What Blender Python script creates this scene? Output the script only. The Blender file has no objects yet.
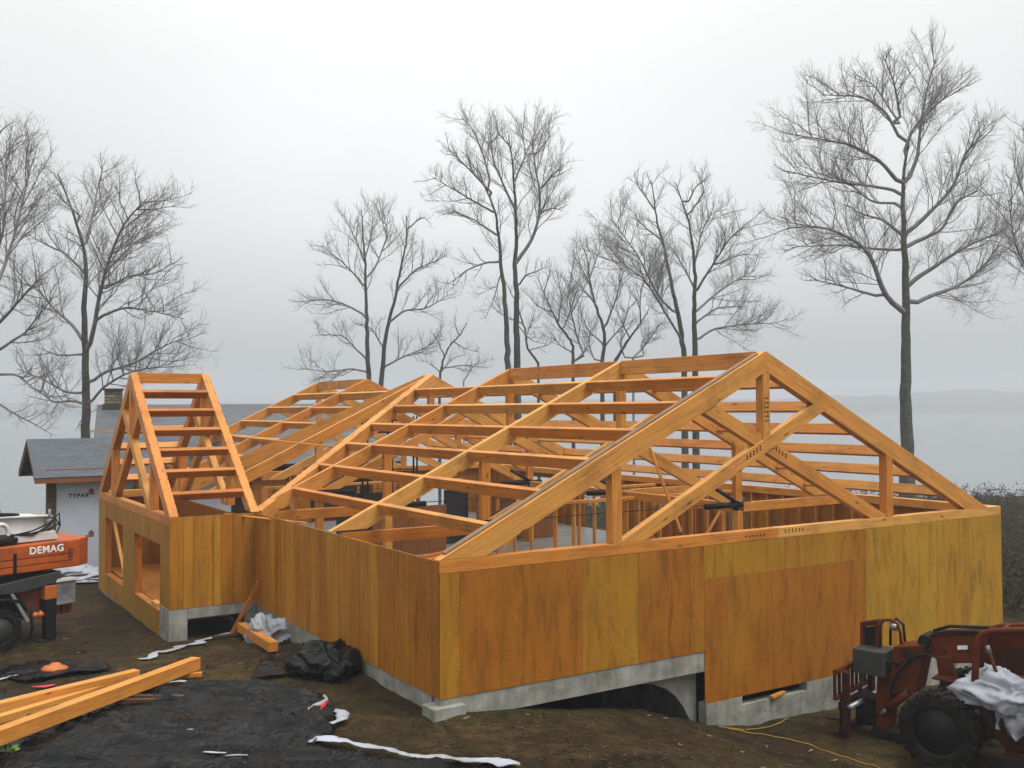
import bpy, bmesh, math, random
import numpy as np
from mathutils import Vector, Matrix, noise
from mathutils.geometry import intersect_point_line

C = bpy.context.scene.collection
R = math.radians
sc = bpy.context.scene

# ------------------------------------------------------------------ camera frame
F_PX, YAW, PITCH, ROLL = 991.06, R(57.689), R(1.4307), R(-0.3204)
CAM = np.array([-7.3854, -13.8472, 4.8841])
FW = np.array([math.cos(YAW)*math.cos(PITCH), math.sin(YAW)*math.cos(PITCH), math.sin(PITCH)])
RH = np.array([math.sin(YAW), -math.cos(YAW), 0.0])
UP = np.cross(RH, FW)
CR = RH*math.cos(ROLL) + UP*math.sin(ROLL)
CU = -RH*math.sin(ROLL) + UP*math.cos(ROLL)
FH = np.array([math.cos(YAW), math.sin(YAW), 0.0])

def ray(x, y): return FW + CR*((x-512)/F_PX) - CU*((y-384)/F_PX)
def at(x, y, Z): return CAM + ray(x, y)*Z           # the point that far ahead of the camera
def cg(X, Z, z=0.0):                                # metres right of / ahead of the camera, on the ground plan
    p = CAM + RH*X + FH*Z
    return Vector((p[0], p[1], z))

cam = bpy.data.cameras.new("camera"); camo = bpy.data.objects.new("camera", cam); C.objects.link(camo)
cam.sensor_width = 36; cam.lens = 36*F_PX/1024; cam.clip_start = .1; cam.clip_end = 20000
camo.matrix_world = Matrix(((CR[0], CU[0], -FW[0], CAM[0]), (CR[1], CU[1], -FW[1], CAM[1]), (CR[2], CU[2], -FW[2], CAM[2]), (0, 0, 0, 1)))
sc.camera = camo

# ------------------------------------------------------------------ terrain
ZP = 2.5                      # top of the wall plates
W, HM = 14.63, 3.5            # main roof span and rise
TV = [0.0, 4.58, 9.5, 14.25, 19.2, 23.9]
WU, VI, VO, HW = -1.97, 9.116, 17.83, 3.39   # wing: outer wall, near wall, far wall, rise
RS = 15.18                    # right wall
def lerp(x, tab):
    if x <= tab[0][0]: return tab[0][1]
    for (a, b), (c, d) in zip(tab, tab[1:]):
        if x <= c: return b+(d-b)*(x-a)/(c-a)
    return tab[-1][1]
def sstep(a, b, x):
    t = min(1, max(0, (x-a)/(b-a))); return t*t*(3-2*t)
UT = [(.3, 0), (1.6, -.13), (3.55, -.4), (4.3, -.60), (5.0, -.86), (5.6, -1.03), (7, -1.27), (9.3, -1.31), (20, -1.45)]
VT = [(-4, .02), (0, .05), (4.5, .08), (7, -.1), (9.1, -.3), (18, -.45), (24, -.5)]
def ground(u, v):
    d = (u-CAM[0])*FH[0]+(v-CAM[1])*FH[1]
    X = (u-CAM[0])*RH[0]+(v-CAM[1])*RH[1]
    lft = lerp(v, VT) - .04*sstep(-2, -6, u)
    z = lerp(u, UT) + lft*(1-sstep(0, 3, u))
    if u > 0: z -= .02*max(0, v-10)*(u > 14)
    if d > 30: z += (-(d-30)*.028)*(1-sstep(-16, 2, X)) - .002*(d-30)
    n = noise.noise(Vector((u*.45, v*.45, 0)))*.07 + noise.noise(Vector((u*1.7, v*1.7, 3)))*.035 + noise.noise(Vector((u*5, v*5, 7)))*.014
    z += n
    if -6 < u < 12 and -8 < v < 0:            # tyre ruts of the forklift, swinging in along the wall
        for off in (0, 1.65):
            c = -3.2-off+.035*(u-4)**2*(1 if u < 4 else .6)+.15*noise.noise(Vector((u*.5, off, 1)))
            e = (v-c)/.19; t = 1/(1+e*e*e*e); k = sstep(-5, -1, u)
            z += k*(-.065*t+.035*math.exp(-(abs(e)-1.6)**2*3)+.022*t*math.sin(u*21+off)*(1 if abs(e) < 1 else 0))
    if .12 < u < RS-.1 and v > .25 and v < 23.7: z = min(z, z-1.0*sstep(.25, 1.2, min(v-.0, 1.2+max(0, 5.7-u)*9)) , -1.25 if (u > .5 and v > 1.0) else z)
    S = lerp(X, [(-30, 52), (-8, 60), (0, 72), (40, 76)])
    z -= 5.5*sstep(S, S+9, d)
    if d > S+9: z -= .02*(d-S-9)
    return z

# ------------------------------------------------------------------ materials
def mat(name):
    m = bpy.data.materials.new(name); m.use_nodes = True
    nt = m.node_tree; b = nt.nodes["Principled BSDF"]
    return m, nt, b
def N(nt, t, **kw):
    n = nt.nodes.new(t)
    for k, v in kw.items():
        if k in n.inputs: n.inputs[k].default_value = v
        else: setattr(n, k, v)
    return n
def ramp(nt, fac, stops):
    r = nt.nodes.new("ShaderNodeValToRGB"); e = r.color_ramp.elements
    while len(e) < len(stops): e.new(.5)
    for x, (p, c) in zip(e, stops):
        x.position = p; x.color = (c[0], c[1], c[2], 1) if not isinstance(c, (int, float)) else (c, c, c, 1)
    nt.links.new(fac, r.inputs[0]); return r.outputs[0]
def mixc(nt, f, a, b, mode='MIX'):
    m = nt.nodes.new("ShaderNodeMix"); m.data_type = 'RGBA'; m.blend_type = mode
    for i, v in ((0, f), (6, a), (7, b)):
        if isinstance(v, (int, float)): m.inputs[i].default_value = v if i == 0 else (v, v, v, 1)
        elif isinstance(v, tuple): m.inputs[i].default_value = (*v, 1)
        else: nt.links.new(v, m.inputs[i])
    return m.outputs[2]
def texco(nt, kind, scale, loc=(0, 0, 0)):
    t = nt.nodes.new("ShaderNodeTexCoord"); mp = nt.nodes.new("ShaderNodeMapping")
    mp.inputs['Scale'].default_value = scale; mp.inputs['Location'].default_value = loc
    nt.links.new(t.outputs[kind], mp.inputs[0]); return mp.outputs[0]
def noi(nt, vec, scale=1, detail=4, rough=.55, dist=0):
    n = N(nt, "ShaderNodeTexNoise", Scale=scale, Detail=detail, Roughness=rough, Distortion=dist)
    nt.links.new(vec, n.inputs['Vector']); return n.outputs[0]
def bump(nt, b, h, s, d=.01):
    bp = N(nt, "ShaderNodeBump", Strength=s, Distance=d); nt.links.new(h, bp.inputs['Height']); nt.links.new(bp.outputs[0], b.inputs['Normal'])

def wood(name, orange, yellow, rough=.5, along=1.1, across=24, band=3.0, knots=.85, rnd=.75, dots=False):
    """softwood: grain along UV.x, each piece leaning orange or yellow by its tone attribute"""
    m, nt, b = mat(name); L = nt.links
    g = noi(nt, texco(nt, 'UV', (along, across, 1)), 1, 6, .6, .8)
    bnd = noi(nt, texco(nt, 'UV', (.22, band, 1), (3, 7, 0)), 1, 2, .5)
    at_ = nt.nodes.new("ShaderNodeAttribute"); at_.attribute_name = "tone"
    oi = nt.nodes.new("ShaderNodeObjectInfo")
    a = N(nt, "ShaderNodeMath", operation='MULTIPLY_ADD'); L.new(bnd, a.inputs[0]); a.inputs[1].default_value = 1.5; L.new(at_.outputs['Fac'], a.inputs[2])
    a2 = N(nt, "ShaderNodeMath", operation='MULTIPLY_ADD'); L.new(oi.outputs['Random'], a2.inputs[0]); a2.inputs[1].default_value = rnd; L.new(a.outputs[0], a2.inputs[2])
    a3 = N(nt, "ShaderNodeMath", operation='SUBTRACT', use_clamp=True); L.new(a2.outputs[0], a3.inputs[0]); a3.inputs[1].default_value = .75+(rnd-.5)*.5 if rnd else .75
    base = mixc(nt, a3.outputs[0], orange, yellow)
    gr = ramp(nt, g, [(.3, .62), (.5, .98), (.7, 1.14)])
    col = mixc(nt, 1.0, base, gr, 'MULTIPLY')
    st = ramp(nt, noi(nt, texco(nt, 'Object', (.9, .9, .9)), 1, 6, .65), [(.36, .62), (.5, 1.0)])
    col = mixc(nt, .3 if dots else .7, col, st, 'MULTIPLY')
    if knots:
        v = N(nt, "ShaderNodeTexVoronoi", Scale=1.0); L.new(texco(nt, 'UV', (1.3, 4.2, 1), (1.7, .3, 0)), v.inputs['Vector'])
        k = ramp(nt, v.outputs['Distance'], [(.05, .18), (.085, .55), (.13, 1.0)])
        col = mixc(nt, knots, col, k, 'MULTIPLY')
    if dots:
        # nail rows on every stud line, small rust runs below some of them, and plugs
        v = N(nt, "ShaderNodeTexVoronoi", Scale=1.0, Randomness=.0); L.new(texco(nt, 'UV', (1/.2, 1/.61, 1), (0, .5, 0)), v.inputs['Vector'])
        sx = nt.nodes.new("ShaderNodeSeparateXYZ"); mp = nt.nodes.new("ShaderNodeVectorMath"); mp.operation = 'SUBTRACT'
        L.new(texco(nt, 'UV', (1/.2, 1/.61, 1), (0, .5, 0)), mp.inputs[0]); L.new(v.outputs['Position'], mp.inputs[1])
        ms = nt.nodes.new("ShaderNodeVectorMath"); ms.operation = 'MULTIPLY'; L.new(mp.outputs[0], ms.inputs[0]); ms.inputs[1].default_value = (.2, .61, 0)
        ln = nt.nodes.new("ShaderNodeVectorMath"); ln.operation = 'LENGTH'; L.new(ms.outputs[0], ln.inputs[0])
        k = ramp(nt, ln.outputs['Value'], [(.009, .42), (.014, 1.0)])
        col = mixc(nt, .8, col, k, 'MULTIPLY')
        sm = ramp(nt, noi(nt, texco(nt, 'UV', (2.2, 9, 1), (7, 3, 0)), 1, 7, .7, 1.5), [(.30, .62), (.42, 1.0)])
        col = mixc(nt, .5, col, sm, 'MULTIPLY')
        fg = ramp(nt, noi(nt, texco(nt, 'UV', (9, 12, 1), (2, 5, 0)), 1, 4, .6, 2.5), [(.3, .84), (.7, 1.12)])
        col = mixc(nt, .8, col, fg, 'MULTIPLY')
    L.new(col, b.inputs['Base Color'])
    b.inputs['Roughness'].default_value = rough; b.inputs['Specular IOR Level'].default_value = .25
    bump(nt, b, g, .25, .004)
    return m
M = {}
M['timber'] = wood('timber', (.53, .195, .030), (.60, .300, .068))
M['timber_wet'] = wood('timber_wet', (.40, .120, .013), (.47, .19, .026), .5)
M['ply'] = wood('plywood', (.305, .105, .0045), (.375, .205, .0125), .6, 1.0, 5, .45, .22, 0, True)
M['ply_striped'] = wood('striped_plywood', (.335, .120, .0055), (.49, .255, .022), .6, .5, 7, 1.5, .3, 0, True)
M['old_wood'] = wood('old_wood', (.065, .032, .015), (.10, .055, .025), .7)
M['grey_board'] = wood('weathered_board', (.20, .125, .07), (.26, .17, .10), .6)
M['dark_wood'] = wood('dark_stained_wood', (.20, .075, .022), (.24, .10, .03), .6)

def plain(name, col, rough=.5, metal=0, var=.25, scale=6, bmp=.1, spec=.5, dirt=None):
    m, nt, b = mat(name)
    n = noi(nt, texco(nt, 'Object', (scale,)*3), 1, 6, .6)
    c = mixc(nt, 1.0, col, ramp(nt, n, [(.3, 1-var), (.7, 1+var)]), 'MULTIPLY')
    if dirt:
        d = ramp(nt, noi(nt, texco(nt, 'Object', (scale*.4,)*3, (5, 2, 9)), 1, 8, .7), [(.45, 0.0), (.68, 1.0)])
        c = mixc(nt, d, c, dirt)
    nt.links.new(c, b.inputs['Base Color'])
    b.inputs['Roughness'].default_value = rough; b.inputs['Metallic'].default_value = metal; b.inputs['Specular IOR Level'].default_value = spec
    if bmp: bump(nt, b, n, bmp, .01)
    return m
M['orange_paint'] = plain('orange_paint', (.42, .083, .007), .5, 0, .12, 3, .03, .4, (.20, .04, .012))
M['rust_orange'] = plain('rusted_orange_paint', (.17, .034, .009), .6, 0, .3, 5, .1, .3, (.09, .030, .014))
M['white_paint'] = plain('white_paint', (.55, .55, .53), .5, 0, .08, 3, .03, .4, (.45, .43, .38))
M['lettering'] = plain('white_lettering', (.8, .8, .78), .5, 0, .03, 3, 0)
M['grey_paint'] = plain('grey_paint', (.22, .23, .23), .5, 0, .2, 5, .05, .4, (.08, .07, .06))
M['dark_grey'] = plain('dark_grey_paint', (.028, .030, .027), .6, 0, .3, 5, .05)
M['black_steel'] = plain('black_steel', (.008, .008, .0085), .55, 0, .3, 8, .05, .2)
M['rubber'] = plain('rubber', (.006, .0055, .005), .85, 0, .4, 9, .15, .15, (.024, .019, .013))
M['grey_steel'] = plain('grey_steel', (.28, .28, .27), .45, .6, .2, 7, .05)
M['bark'] = plain('bark', (.075, .070, .066), .9, 0, .45, 4, .5, .1, (.10, .11, .075))
M['twig'] = plain('twig_bark', (.22, .212, .206), .9, 0, .3, 3, 0, .05)
M['tyvek'] = plain('house_wrap', (.42, .47, .53), .55, 0, .06, 2, .05, .3)
M['wrap_print'] = plain('dark_print', (.03, .03, .035), .6, 0, .05, 2, 0)
M['red_print'] = plain('red_print', (.22, .06, .065), .6, 0, .05, 2, 0)
M['white_plastic'] = plain('white_plastic', (.33, .355, .405), .4, 0, .15, 2.5, .2, .3, (.22, .20, .18))
M['red_plastic'] = plain('red_plastic', (.45, .02, .03), .45, 0, .2, 3, .1)
M['orange_plastic'] = plain('orange_plastic', (.42, .11, .010), .5, 0, .2, 3, .1)
M['yellow_cord'] = plain('yellow_cord', (.30, .17, .015), .6, 0, .2, 3, .0)
M['black_paper'] = plain('black_paper', (.016, .017, .019), .6, 0, .4, 3, .1)
M['leaf'] = plain('bramble_leaf', (.024, .027, .011), .85, 0, .5, 1.5, 0, .1, (.050, .027, .017))
M['stem'] = plain('bramble_stem', (.045, .030, .020), .9, 0, .4, 2, 0, .1)
M['plant'] = plain('green_leaf', (.10, .20, .03), .6, 0, .3, 2, 0, .3)
M['stone_dark'] = plain('roof_flashing', (.03, .03, .032), .7)

def concrete():
    m, nt, b = mat('concrete')
    o = texco(nt, 'Object', (1, 1, 1))
    n = noi(nt, o, 2.2, 8, .65); n2 = noi(nt, texco(nt, 'Object', (5, 5, .8)), 1, 5, .6)
    c = ramp(nt, n, [(.3, (.16, .16, .13)), (.55, (.28, .28, .24)), (.75, (.37, .37, .33))])
    c = mixc(nt, .55, c, ramp(nt, n2, [(.38, .55), (.6, 1.05)]), 'MULTIPLY')
    v = N(nt, "ShaderNodeTexVoronoi", Scale=3.3); nt.links.new(o, v.inputs['Vector'])
    c = mixc(nt, .7, c, ramp(nt, v.outputs['Distance'], [(.07, .25), (.1, 1.0)]), 'MULTIPLY')
    mud = ramp(nt, noi(nt, texco(nt, 'Object', (1.6, 1.6, 2.6), (3, 8, 1)), 1, 8, .72), [(.5, 0.0), (.68, .65)])
    c = mixc(nt, mud, c, (.115, .085, .05))
    nt.links.new(c, b.inputs['Base Color']); b.inputs['Roughness'].default_value = .8
    bump(nt, b, n, .3, .01); return m
M['concrete'] = concrete()

def deck():
    m, nt, b = mat('floor_deck')
    n = noi(nt, texco(nt, 'Object', (.5, 3, 1)), 1, 5, .6)
    c = ramp(nt, n, [(.3, (.10, .10, .09)), (.7, (.19, .19, .175))])
    br = N(nt, "ShaderNodeTexBrick", Scale=.41); br.inputs['Mortar Size'].default_value = .006
    br.inputs['Color1'].default_value = (1, 1, 1, 1); br.inputs['Color2'].default_value = (.86, .86, .86, 1); br.inputs['Mortar'].default_value = (.4, .4, .4, 1)
    nt.links.new(texco(nt, 'Object', (1, 1, 1)), br.inputs['Vector'])
    nt.links.new(mixc(nt, 1.0, c, br.outputs[0], 'MULTIPLY'), b.inputs['Base Color']); b.inputs['Roughness'].default_value = .45; return m
M['deck'] = deck()

def soil():
    m, nt, b = mat('muddy_soil'); L = nt.links
    o = texco(nt, 'Object', (1, 1, 1))
    n = noi(nt, o, .55, 8, .62); n2 = noi(nt, o, 3.5, 8, .7); n3 = noi(nt, o, 22, 6, .7)
    c = ramp(nt, n, [(.36, (.017, .010, .004)), (.5, (.056, .035, .013)), (.62, (.100, .066, .024))])
    moss = ramp(nt, noi(nt, texco(nt, 'Object', (1, 1, 1), (40, 11, 0)), .8, 6, .7), [(.47, 0.0), (.62, .8)])
    c = mixc(nt, moss, c, (.050, .042, .011))
    c = mixc(nt, .85, c, ramp(nt, n2, [(.32, .38), (.5, .95), (.68, 1.65)]), 'MULTIPLY')
    c = mixc(nt, .8, c, ramp(nt, n3, [(.3, .5), (.55, 1.0), (.75, 1.7)]), 'MULTIPLY')
    v = N(nt, "ShaderNodeTexVoronoi", Scale=9.0); L.new(o, v.inputs['Vector'])
    pm = ramp(nt, v.outputs['Distance'], [(.09, .55), (.14, 0.0)])
    c = mixc(nt, mixc(nt, 1.0, pm, ramp(nt, n2, [(.5, 0.0), (.62, 1.0)]), 'MULTIPLY'), c, (.16, .13, .10))
    L.new(c, b.inputs['Base Color'])
    b.inputs['Specular IOR Level'].default_value = .12
    L.new(ramp(nt, n, [(.35, .6), (.6, .95)]), b.inputs['Roughness'])
    ad = N(nt, "ShaderNodeMath", operation='ADD'); L.new(n2, ad.inputs[0]); L.new(n3, ad.inputs[1])
    bump(nt, b, ad.outputs[0], 1.0, .10); return m
M['soil'] = soil()

def shingles(name, c1, c2, sx, sy):
    m, nt, b = mat(name)
    br = N(nt, "ShaderNodeTexBrick", Scale=1.0); br.inputs['Mortar Size'].default_value = .012; br.inputs['Brick Width'].default_value = .3; br.inputs['Row Height'].default_value = .14
    br.inputs['Color1'].default_value = (*c1, 1); br.inputs['Color2'].default_value = (*c2, 1); br.inputs['Mortar'].default_value = tuple(x*.5 for x in c1)+(1,)
    nt.links.new(texco(nt, 'UV', (sx, sy, 1)), br.inputs['Vector'])
    n = noi(nt, texco(nt, 'UV', (.8, 3, 1)), 1, 6, .7)
    nt.links.new(mixc(nt, .8, br.outputs[0], ramp(nt, n, [(.3, .6), (.7, 1.35)]), 'MULTIPLY'), b.inputs['Base Color'])
    b.inputs['Roughness'].default_value = .6; return m
M['lift_orange'] = plain('shaded_weathered_orange', (.098, .019, .0025), .55, 0, .35, 3, .06, .12, (.06, .020, .009))  # worn orange, darkened further to paint in the shade and vignette around the forklift
M['lift_rust'] = plain('shaded_rusted_paint', (.042, .0105, .003), .65, 0, .4, 4, .1, .1, (.03, .014, .009))  # rusty paint, with the forklift's shade also put into the colour
M['shingles'] = shingles('slate_grey_shingles', (.040, .050, .062), (.062, .072, .085), 1, 1)
M['pale_roof'] = shingles('pale_grey_roofing', (.075, .085, .092), (.085, .095, .102), 1, 1)

def stone():
    m, nt, b = mat('chimney_stone')
    br = N(nt, "ShaderNodeTexBrick", Scale=1.0); br.inputs['Mortar Size'].default_value = .02; br.inputs['Brick Width'].default_value = .34; br.inputs['Row Height'].default_value = .13
    br.inputs['Color1'].default_value = (.26, .20, .11, 1); br.inputs['Color2'].default_value = (.10, .085, .06, 1); br.inputs['Mortar'].default_value = (.05, .045, .04, 1)
    nt.links.new(texco(nt, 'UV', (1, 1, 1)), br.inputs['Vector'])
    nt.links.new(br.outputs[0], b.inputs['Base Color']); b.inputs['Roughness'].default_value = .9; return m
M['stone'] = stone()

def poly_black():
    m, nt, b = mat('black_polythene')
    o = texco(nt, 'Object', (1, 1, 1)); n = noi(nt, o, 1.6, 7, .65); n2 = noi(nt, texco(nt, 'Object', (2.2, 3.2, 2)), 1, 3, .5, 2.2)
    dirt = ramp(nt, n, [(.50, 0.0), (.70, .7)])
    nt.links.new(mixc(nt, dirt, (.0032, .0034, .0036), (.016, .011, .0055)), b.inputs['Base Color'])
    nt.links.new(ramp(nt, n, [(.42, .2), (.66, .5)]), b.inputs['Roughness']); b.inputs['Specular IOR Level'].default_value = .11
    f1 = ramp(nt, noi(nt, texco(nt, 'Object', (.55, 1.1, 1), (1, 4, 2)), 1, 1, .5, 1.0), [(.36, 0.0), (.475, .55), (.5, 1.0), (.525, .55), (.64, 0.0)])
    f2 = ramp(nt, noi(nt, texco(nt, 'Object', (1.5, 3.4, 1), (9, 1, 2)), 1, 1, .5, .8), [(.38, 0.0), (.48, .5), (.5, 1.0), (.52, .5), (.62, 0.0)])
    ad = N(nt, "ShaderNodeMath", operation='MULTIPLY_ADD'); nt.links.new(f2, ad.inputs[0]); ad.inputs[1].default_value = .4; nt.links.new(f1, ad.inputs[2])
    a2 = N(nt, "ShaderNodeMath", operation='MULTIPLY_ADD'); nt.links.new(n2, a2.inputs[0]); a2.inputs[1].default_value = .12; nt.links.new(ad.outputs[0], a2.inputs[2])
    bump(nt, b, a2.outputs[0], 1.0, .03); return m
M['polythene'] = poly_black()

def water():
    m, nt, b = mat('lake_water')
    b.inputs['Base Color'].default_value = (.09, .105, .115, 1); b.inputs['Roughness'].default_value = .12; b.inputs['Specular IOR Level'].default_value = .7
    n = noi(nt, texco(nt, 'Object', (.12, .5, 1)), 1, 6, .65); bump(nt, b, n, .6, .12); return m
M['water'] = water()
M['hill'] = plain('far_hill', (.045, .052, .056), 1, 0, .4, .02, 0, 0)

# ------------------------------------------------------------------ object helpers
BASE = {}
def obj(name, me, parent=None):
    o = bpy.data.objects.new(name, me); C.objects.link(o)
    if parent is not None: o.parent = parent
    return o
def base_of(p): return BASE.get(p.name, Vector((0, 0, 0))) if p is not None else Vector((0, 0, 0))
def tag(o, label=None, cat=None, group=None, kind=None):
    for k, v in (('label', label), ('category', cat), ('group', group), ('kind', kind)):
        if v: o[k] = v
    return o
def thing(name, label, cat, loc, group=None, parent=None):
    o = bpy.data.objects.new(name, None); C.objects.link(o); o.empty_display_size = .2
    loc = Vector(loc)
    if parent is not None: o.parent = parent; o.location = loc-base_of(parent)
    else: o.location = loc
    BASE[o.name] = loc
    return tag(o, label, cat, group)

class MB:
    def __init__(s): s.v = []; s.f = []; s.uv = []; s.tone = []; s.mi = []
    def face(s, pts, L=None, off=(0, 0), tone=0.0, mi=0):
        pts = [Vector(p) for p in pts]; i = len(s.v); s.v += pts; s.f.append(tuple(range(i, i+len(pts))))
        n = Vector((0, 0, 0))
        for a, b in zip(pts, pts[1:]+pts[:1]): n += a.cross(b)
        n = n.normalized() if n.length > 1e-12 else Vector((0, 0, 1))
        L = Vector(L).normalized() if L is not None else Vector((1, 0, 0))
        q = n.cross(L)
        if q.length < .3: L2 = Vector((0, 0, 1)) if abs(n.z) < .7 else Vector((0, 1, 0)); q = n.cross(L2); LL = q.cross(n)
        else: LL = L
        q.normalize()
        s.uv.append([(p.dot(LL)+off[0], p.dot(q)+off[1]) for p in pts]); s.tone.append(tone); s.mi.append(mi)
    def hexa(s, p, L=None, off=(0, 0), tone=0.0, mi=0):
        for q in ((0, 3, 2, 1), (4, 5, 6, 7), (0, 1, 5, 4), (1, 2, 6, 5), (2, 3, 7, 6), (3, 0, 4, 7)):
            s.face([p[k] for k in q], L, off, tone, mi)
    def box(s, lo, hi, L=None, off=(0, 0), tone=0.0, mi=0):
        (a, b, c), (d, e, f) = lo, hi
        s.hexa([(a, b, c), (d, b, c), (d, e, c), (a, e, c), (a, b, f), (d, b, f), (d, e, f), (a, e, f)], L, off, tone, mi)
    def bar(s, a, b, w, h, up=(0, 0, 1), off=None, tone=0.0, mi=0, top=False):
        a, b, up = Vector(a), Vector(b), Vector(up); L = (b-a).normalized(); S = L.cross(up).normalized(); U = S.cross(L)
        if top: a = a-U*h/2; b = b-U*h/2
        S, U = S*w/2, U*h/2
        off = off or (random.random()*50, random.random()*50)
        s.hexa([a-S-U, a+S-U, b+S-U, b-S-U, a-S+U, a+S+U, b+S+U, b-S+U], L, off, tone, mi)
    def prism(s, poly, o, ax, ay, t0, t1, L=None, off=None, tone=0.0, mi=0):
        """polygon in the plane o + a*ax + b*ay, thickened from t0 to t1 along ax x ay"""
        o, ax, ay = Vector(o), Vector(ax), Vector(ay); n = ax.cross(ay).normalized()
        area = sum(a[0]*b[1]-b[0]*a[1] for a, b in zip(poly, poly[1:]+poly[:1]))
        if area < 0: poly = poly[::-1]
        A = [o+ax*a+ay*b+n*t0 for a, b in poly]; B = [o+ax*a+ay*b+n*t1 for a, b in poly]
        off = off or (random.random()*50, random.random()*50)
        s.face(A[::-1], L, off, tone, mi); s.face(B, L, off, tone, mi)
        for i in range(len(A)):
            j = (i+1) % len(A); s.face([A[i], A[j], B[j], B[i]], L, off, tone, mi)
    def tube(s, pts, r, n=8, mi=0, cap=True):
        pts = [Vector(p) for p in pts]; rs = r if isinstance(r, (list, tuple)) else [r]*len(pts)
        rings = []; ref = None
        for i, p in enumerate(pts):
            d = (pts[min(i+1, len(pts)-1)]-pts[max(i-1, 0)]).normalized()
            if ref is None: ref = Vector((0, 0, 1)) if abs(d.z) < .9 else Vector((1, 0, 0))
            a = d.cross(ref).normalized(); b = a.cross(d); ref = b
            i0 = len(s.v); s.v += [p+(a*math.cos(k*2*math.pi/n)+b*math.sin(k*2*math.pi/n))*rs[i] for k in range(n)]; rings.append(i0)
        for a, b in zip(rings, rings[1:]):
            for k in range(n):
                s.f.append((a+k, a+(k+1) % n, b+(k+1) % n, b+k)); s.uv.append([(0, 0)]*4); s.tone.append(0); s.mi.append(mi)
        if cap:
            s.f.append(tuple(range(rings[0], rings[0]+n))[::-1]); s.f.append(tuple(range(rings[-1], rings[-1]+n)))
            for _ in range(2): s.uv.append([(0, 0)]*n); s.tone.append(0); s.mi.append(mi)
    def lathe(s, prof, o, axis, n=40, mi=0):
        """prof: (radius, along axis)"""
        o, ax = Vector(o), Vector(axis).normalized(); r0 = ax.orthogonal().normalized(); r1 = ax.cross(r0)
        base = []
        for r, h in prof:
            i0 = len(s.v); s.v += [o+ax*h+(r0*math.cos(k*2*math.pi/n)+r1*math.sin(k*2*math.pi/n))*r for k in range(n)]; base.append(i0)
        for a, b in zip(base, base[1:]):
            for k in range(n):
                s.f.append((a+k, a+(k+1) % n, b+(k+1) % n, b+k)); s.uv.append([(0, 0)]*4); s.tone.append(0); s.mi.append(mi)
    def build(s, name, m, parent=None, bevel=0, smooth=False, fix=False):
        ms = m if isinstance(m, (list, tuple)) else [m]
        b0 = base_of(parent)
        me = bpy.data.meshes.new(name); me.from_pydata([tuple(v-b0) for v in s.v], [], s.f)
        for x in ms: me.materials.append(x)
        uvl = me.uv_layers.new(name="UVMap"); flat = [c for f in s.uv for uv in f for c in uv]
        uvl.data.foreach_set("uv", flat)
        at_ = me.attributes.new("tone", 'FLOAT', 'FACE'); at_.data.foreach_set("value", s.tone)
        me.polygons.foreach_set("material_index", s.mi)
        if fix or bevel:
            bm = bmesh.new(); bm.from_mesh(me)
            bmesh.ops.remove_doubles(bm, verts=bm.verts, dist=1e-5); bmesh.ops.recalc_face_normals(bm, faces=bm.faces); bm.to_mesh(me); bm.free()
        if smooth: me.polygons.foreach_set("use_smooth", [True]*len(me.polygons))
        o = obj(name, me, parent); BASE[o.name] = b0
        if bevel:
            md = o.modifiers.new("bevel", 'BEVEL'); md.width = bevel; md.segments = 2; md.limit_method = 'ANGLE'; md.angle_limit = R(40)
        return o
def timber(name, a, b, w, h, parent, m='timber', up=(0, 0, 1), tone=None, top=False, dots=None, bevel=.008):
    mb = MB(); tone = random.uniform(-.25, .25) if tone is None else tone
    mb.bar(a, b, w, h, up, None, tone, 0, top)
    ms = [M[m]]
    if dots: ms.append(M['black_steel'])
    o = mb.build(name, ms, parent, bevel)
    return o
def holes(mb, pts, n, r=.02):
    n = Vector(n)
    for p in pts:
        p = Vector(p); a = n.orthogonal().normalized(); b = n.cross(a)
        mb.face([p+n*.004+(a*math.cos(k*math.pi/4)+b*math.sin(k*math.pi/4))*r for k in range(8)], None, (0, 0), 0, 1)

# ------------------------------------------------------------------ setting: ground, lake, hills
random.seed(5)
def make_ground():
    us = list(np.arange(-18, -6, .24))+list(np.arange(-6, 10, .11))+list(np.arange(10, 24, .24)); vs = list(np.arange(-9, -5.5, .24))+list(np.arange(-5.5, 2, .11))+list(np.arange(2, 27, .24))
    us = [-420, -250, -160, -110, -80, -60, -48, -38, -32, -27, -23, -20]+us+[24+2*k for k in range(25)]+[80, 100, 130, 180, 260, 420]
    vs = [-300, -180, -110, -70, -45, -30, -22, -17, -13, -11]+vs+[27+2*k for k in range(25)]+[80, 95, 120, 160, 250, 420]
    co = []; f = []
    for v in vs:
        for u in us: co.append((u, v, ground(u, v)))
    n = len(us)
    for j in range(len(vs)-1):
        for i in range(n-1): k = j*n+i; f.append((k, k+1, k+n+1, k+n))
    me = bpy.data.meshes.new("ground"); me.from_pydata(co, [], f); me.materials.append(M['soil'])
    me.polygons.foreach_set("use_smooth", [True]*len(f))
    tag(obj("ground", me), kind='structure')
make_ground()
LAKE = -4.6
mb = MB(); mb.face([cg(-2600, 25, LAKE), cg(2600, 25, LAKE), cg(2600, 1600, LAKE), cg(-2600, 1600, LAKE)])
tag(mb.build("lake", M['water']), kind='structure')
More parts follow.
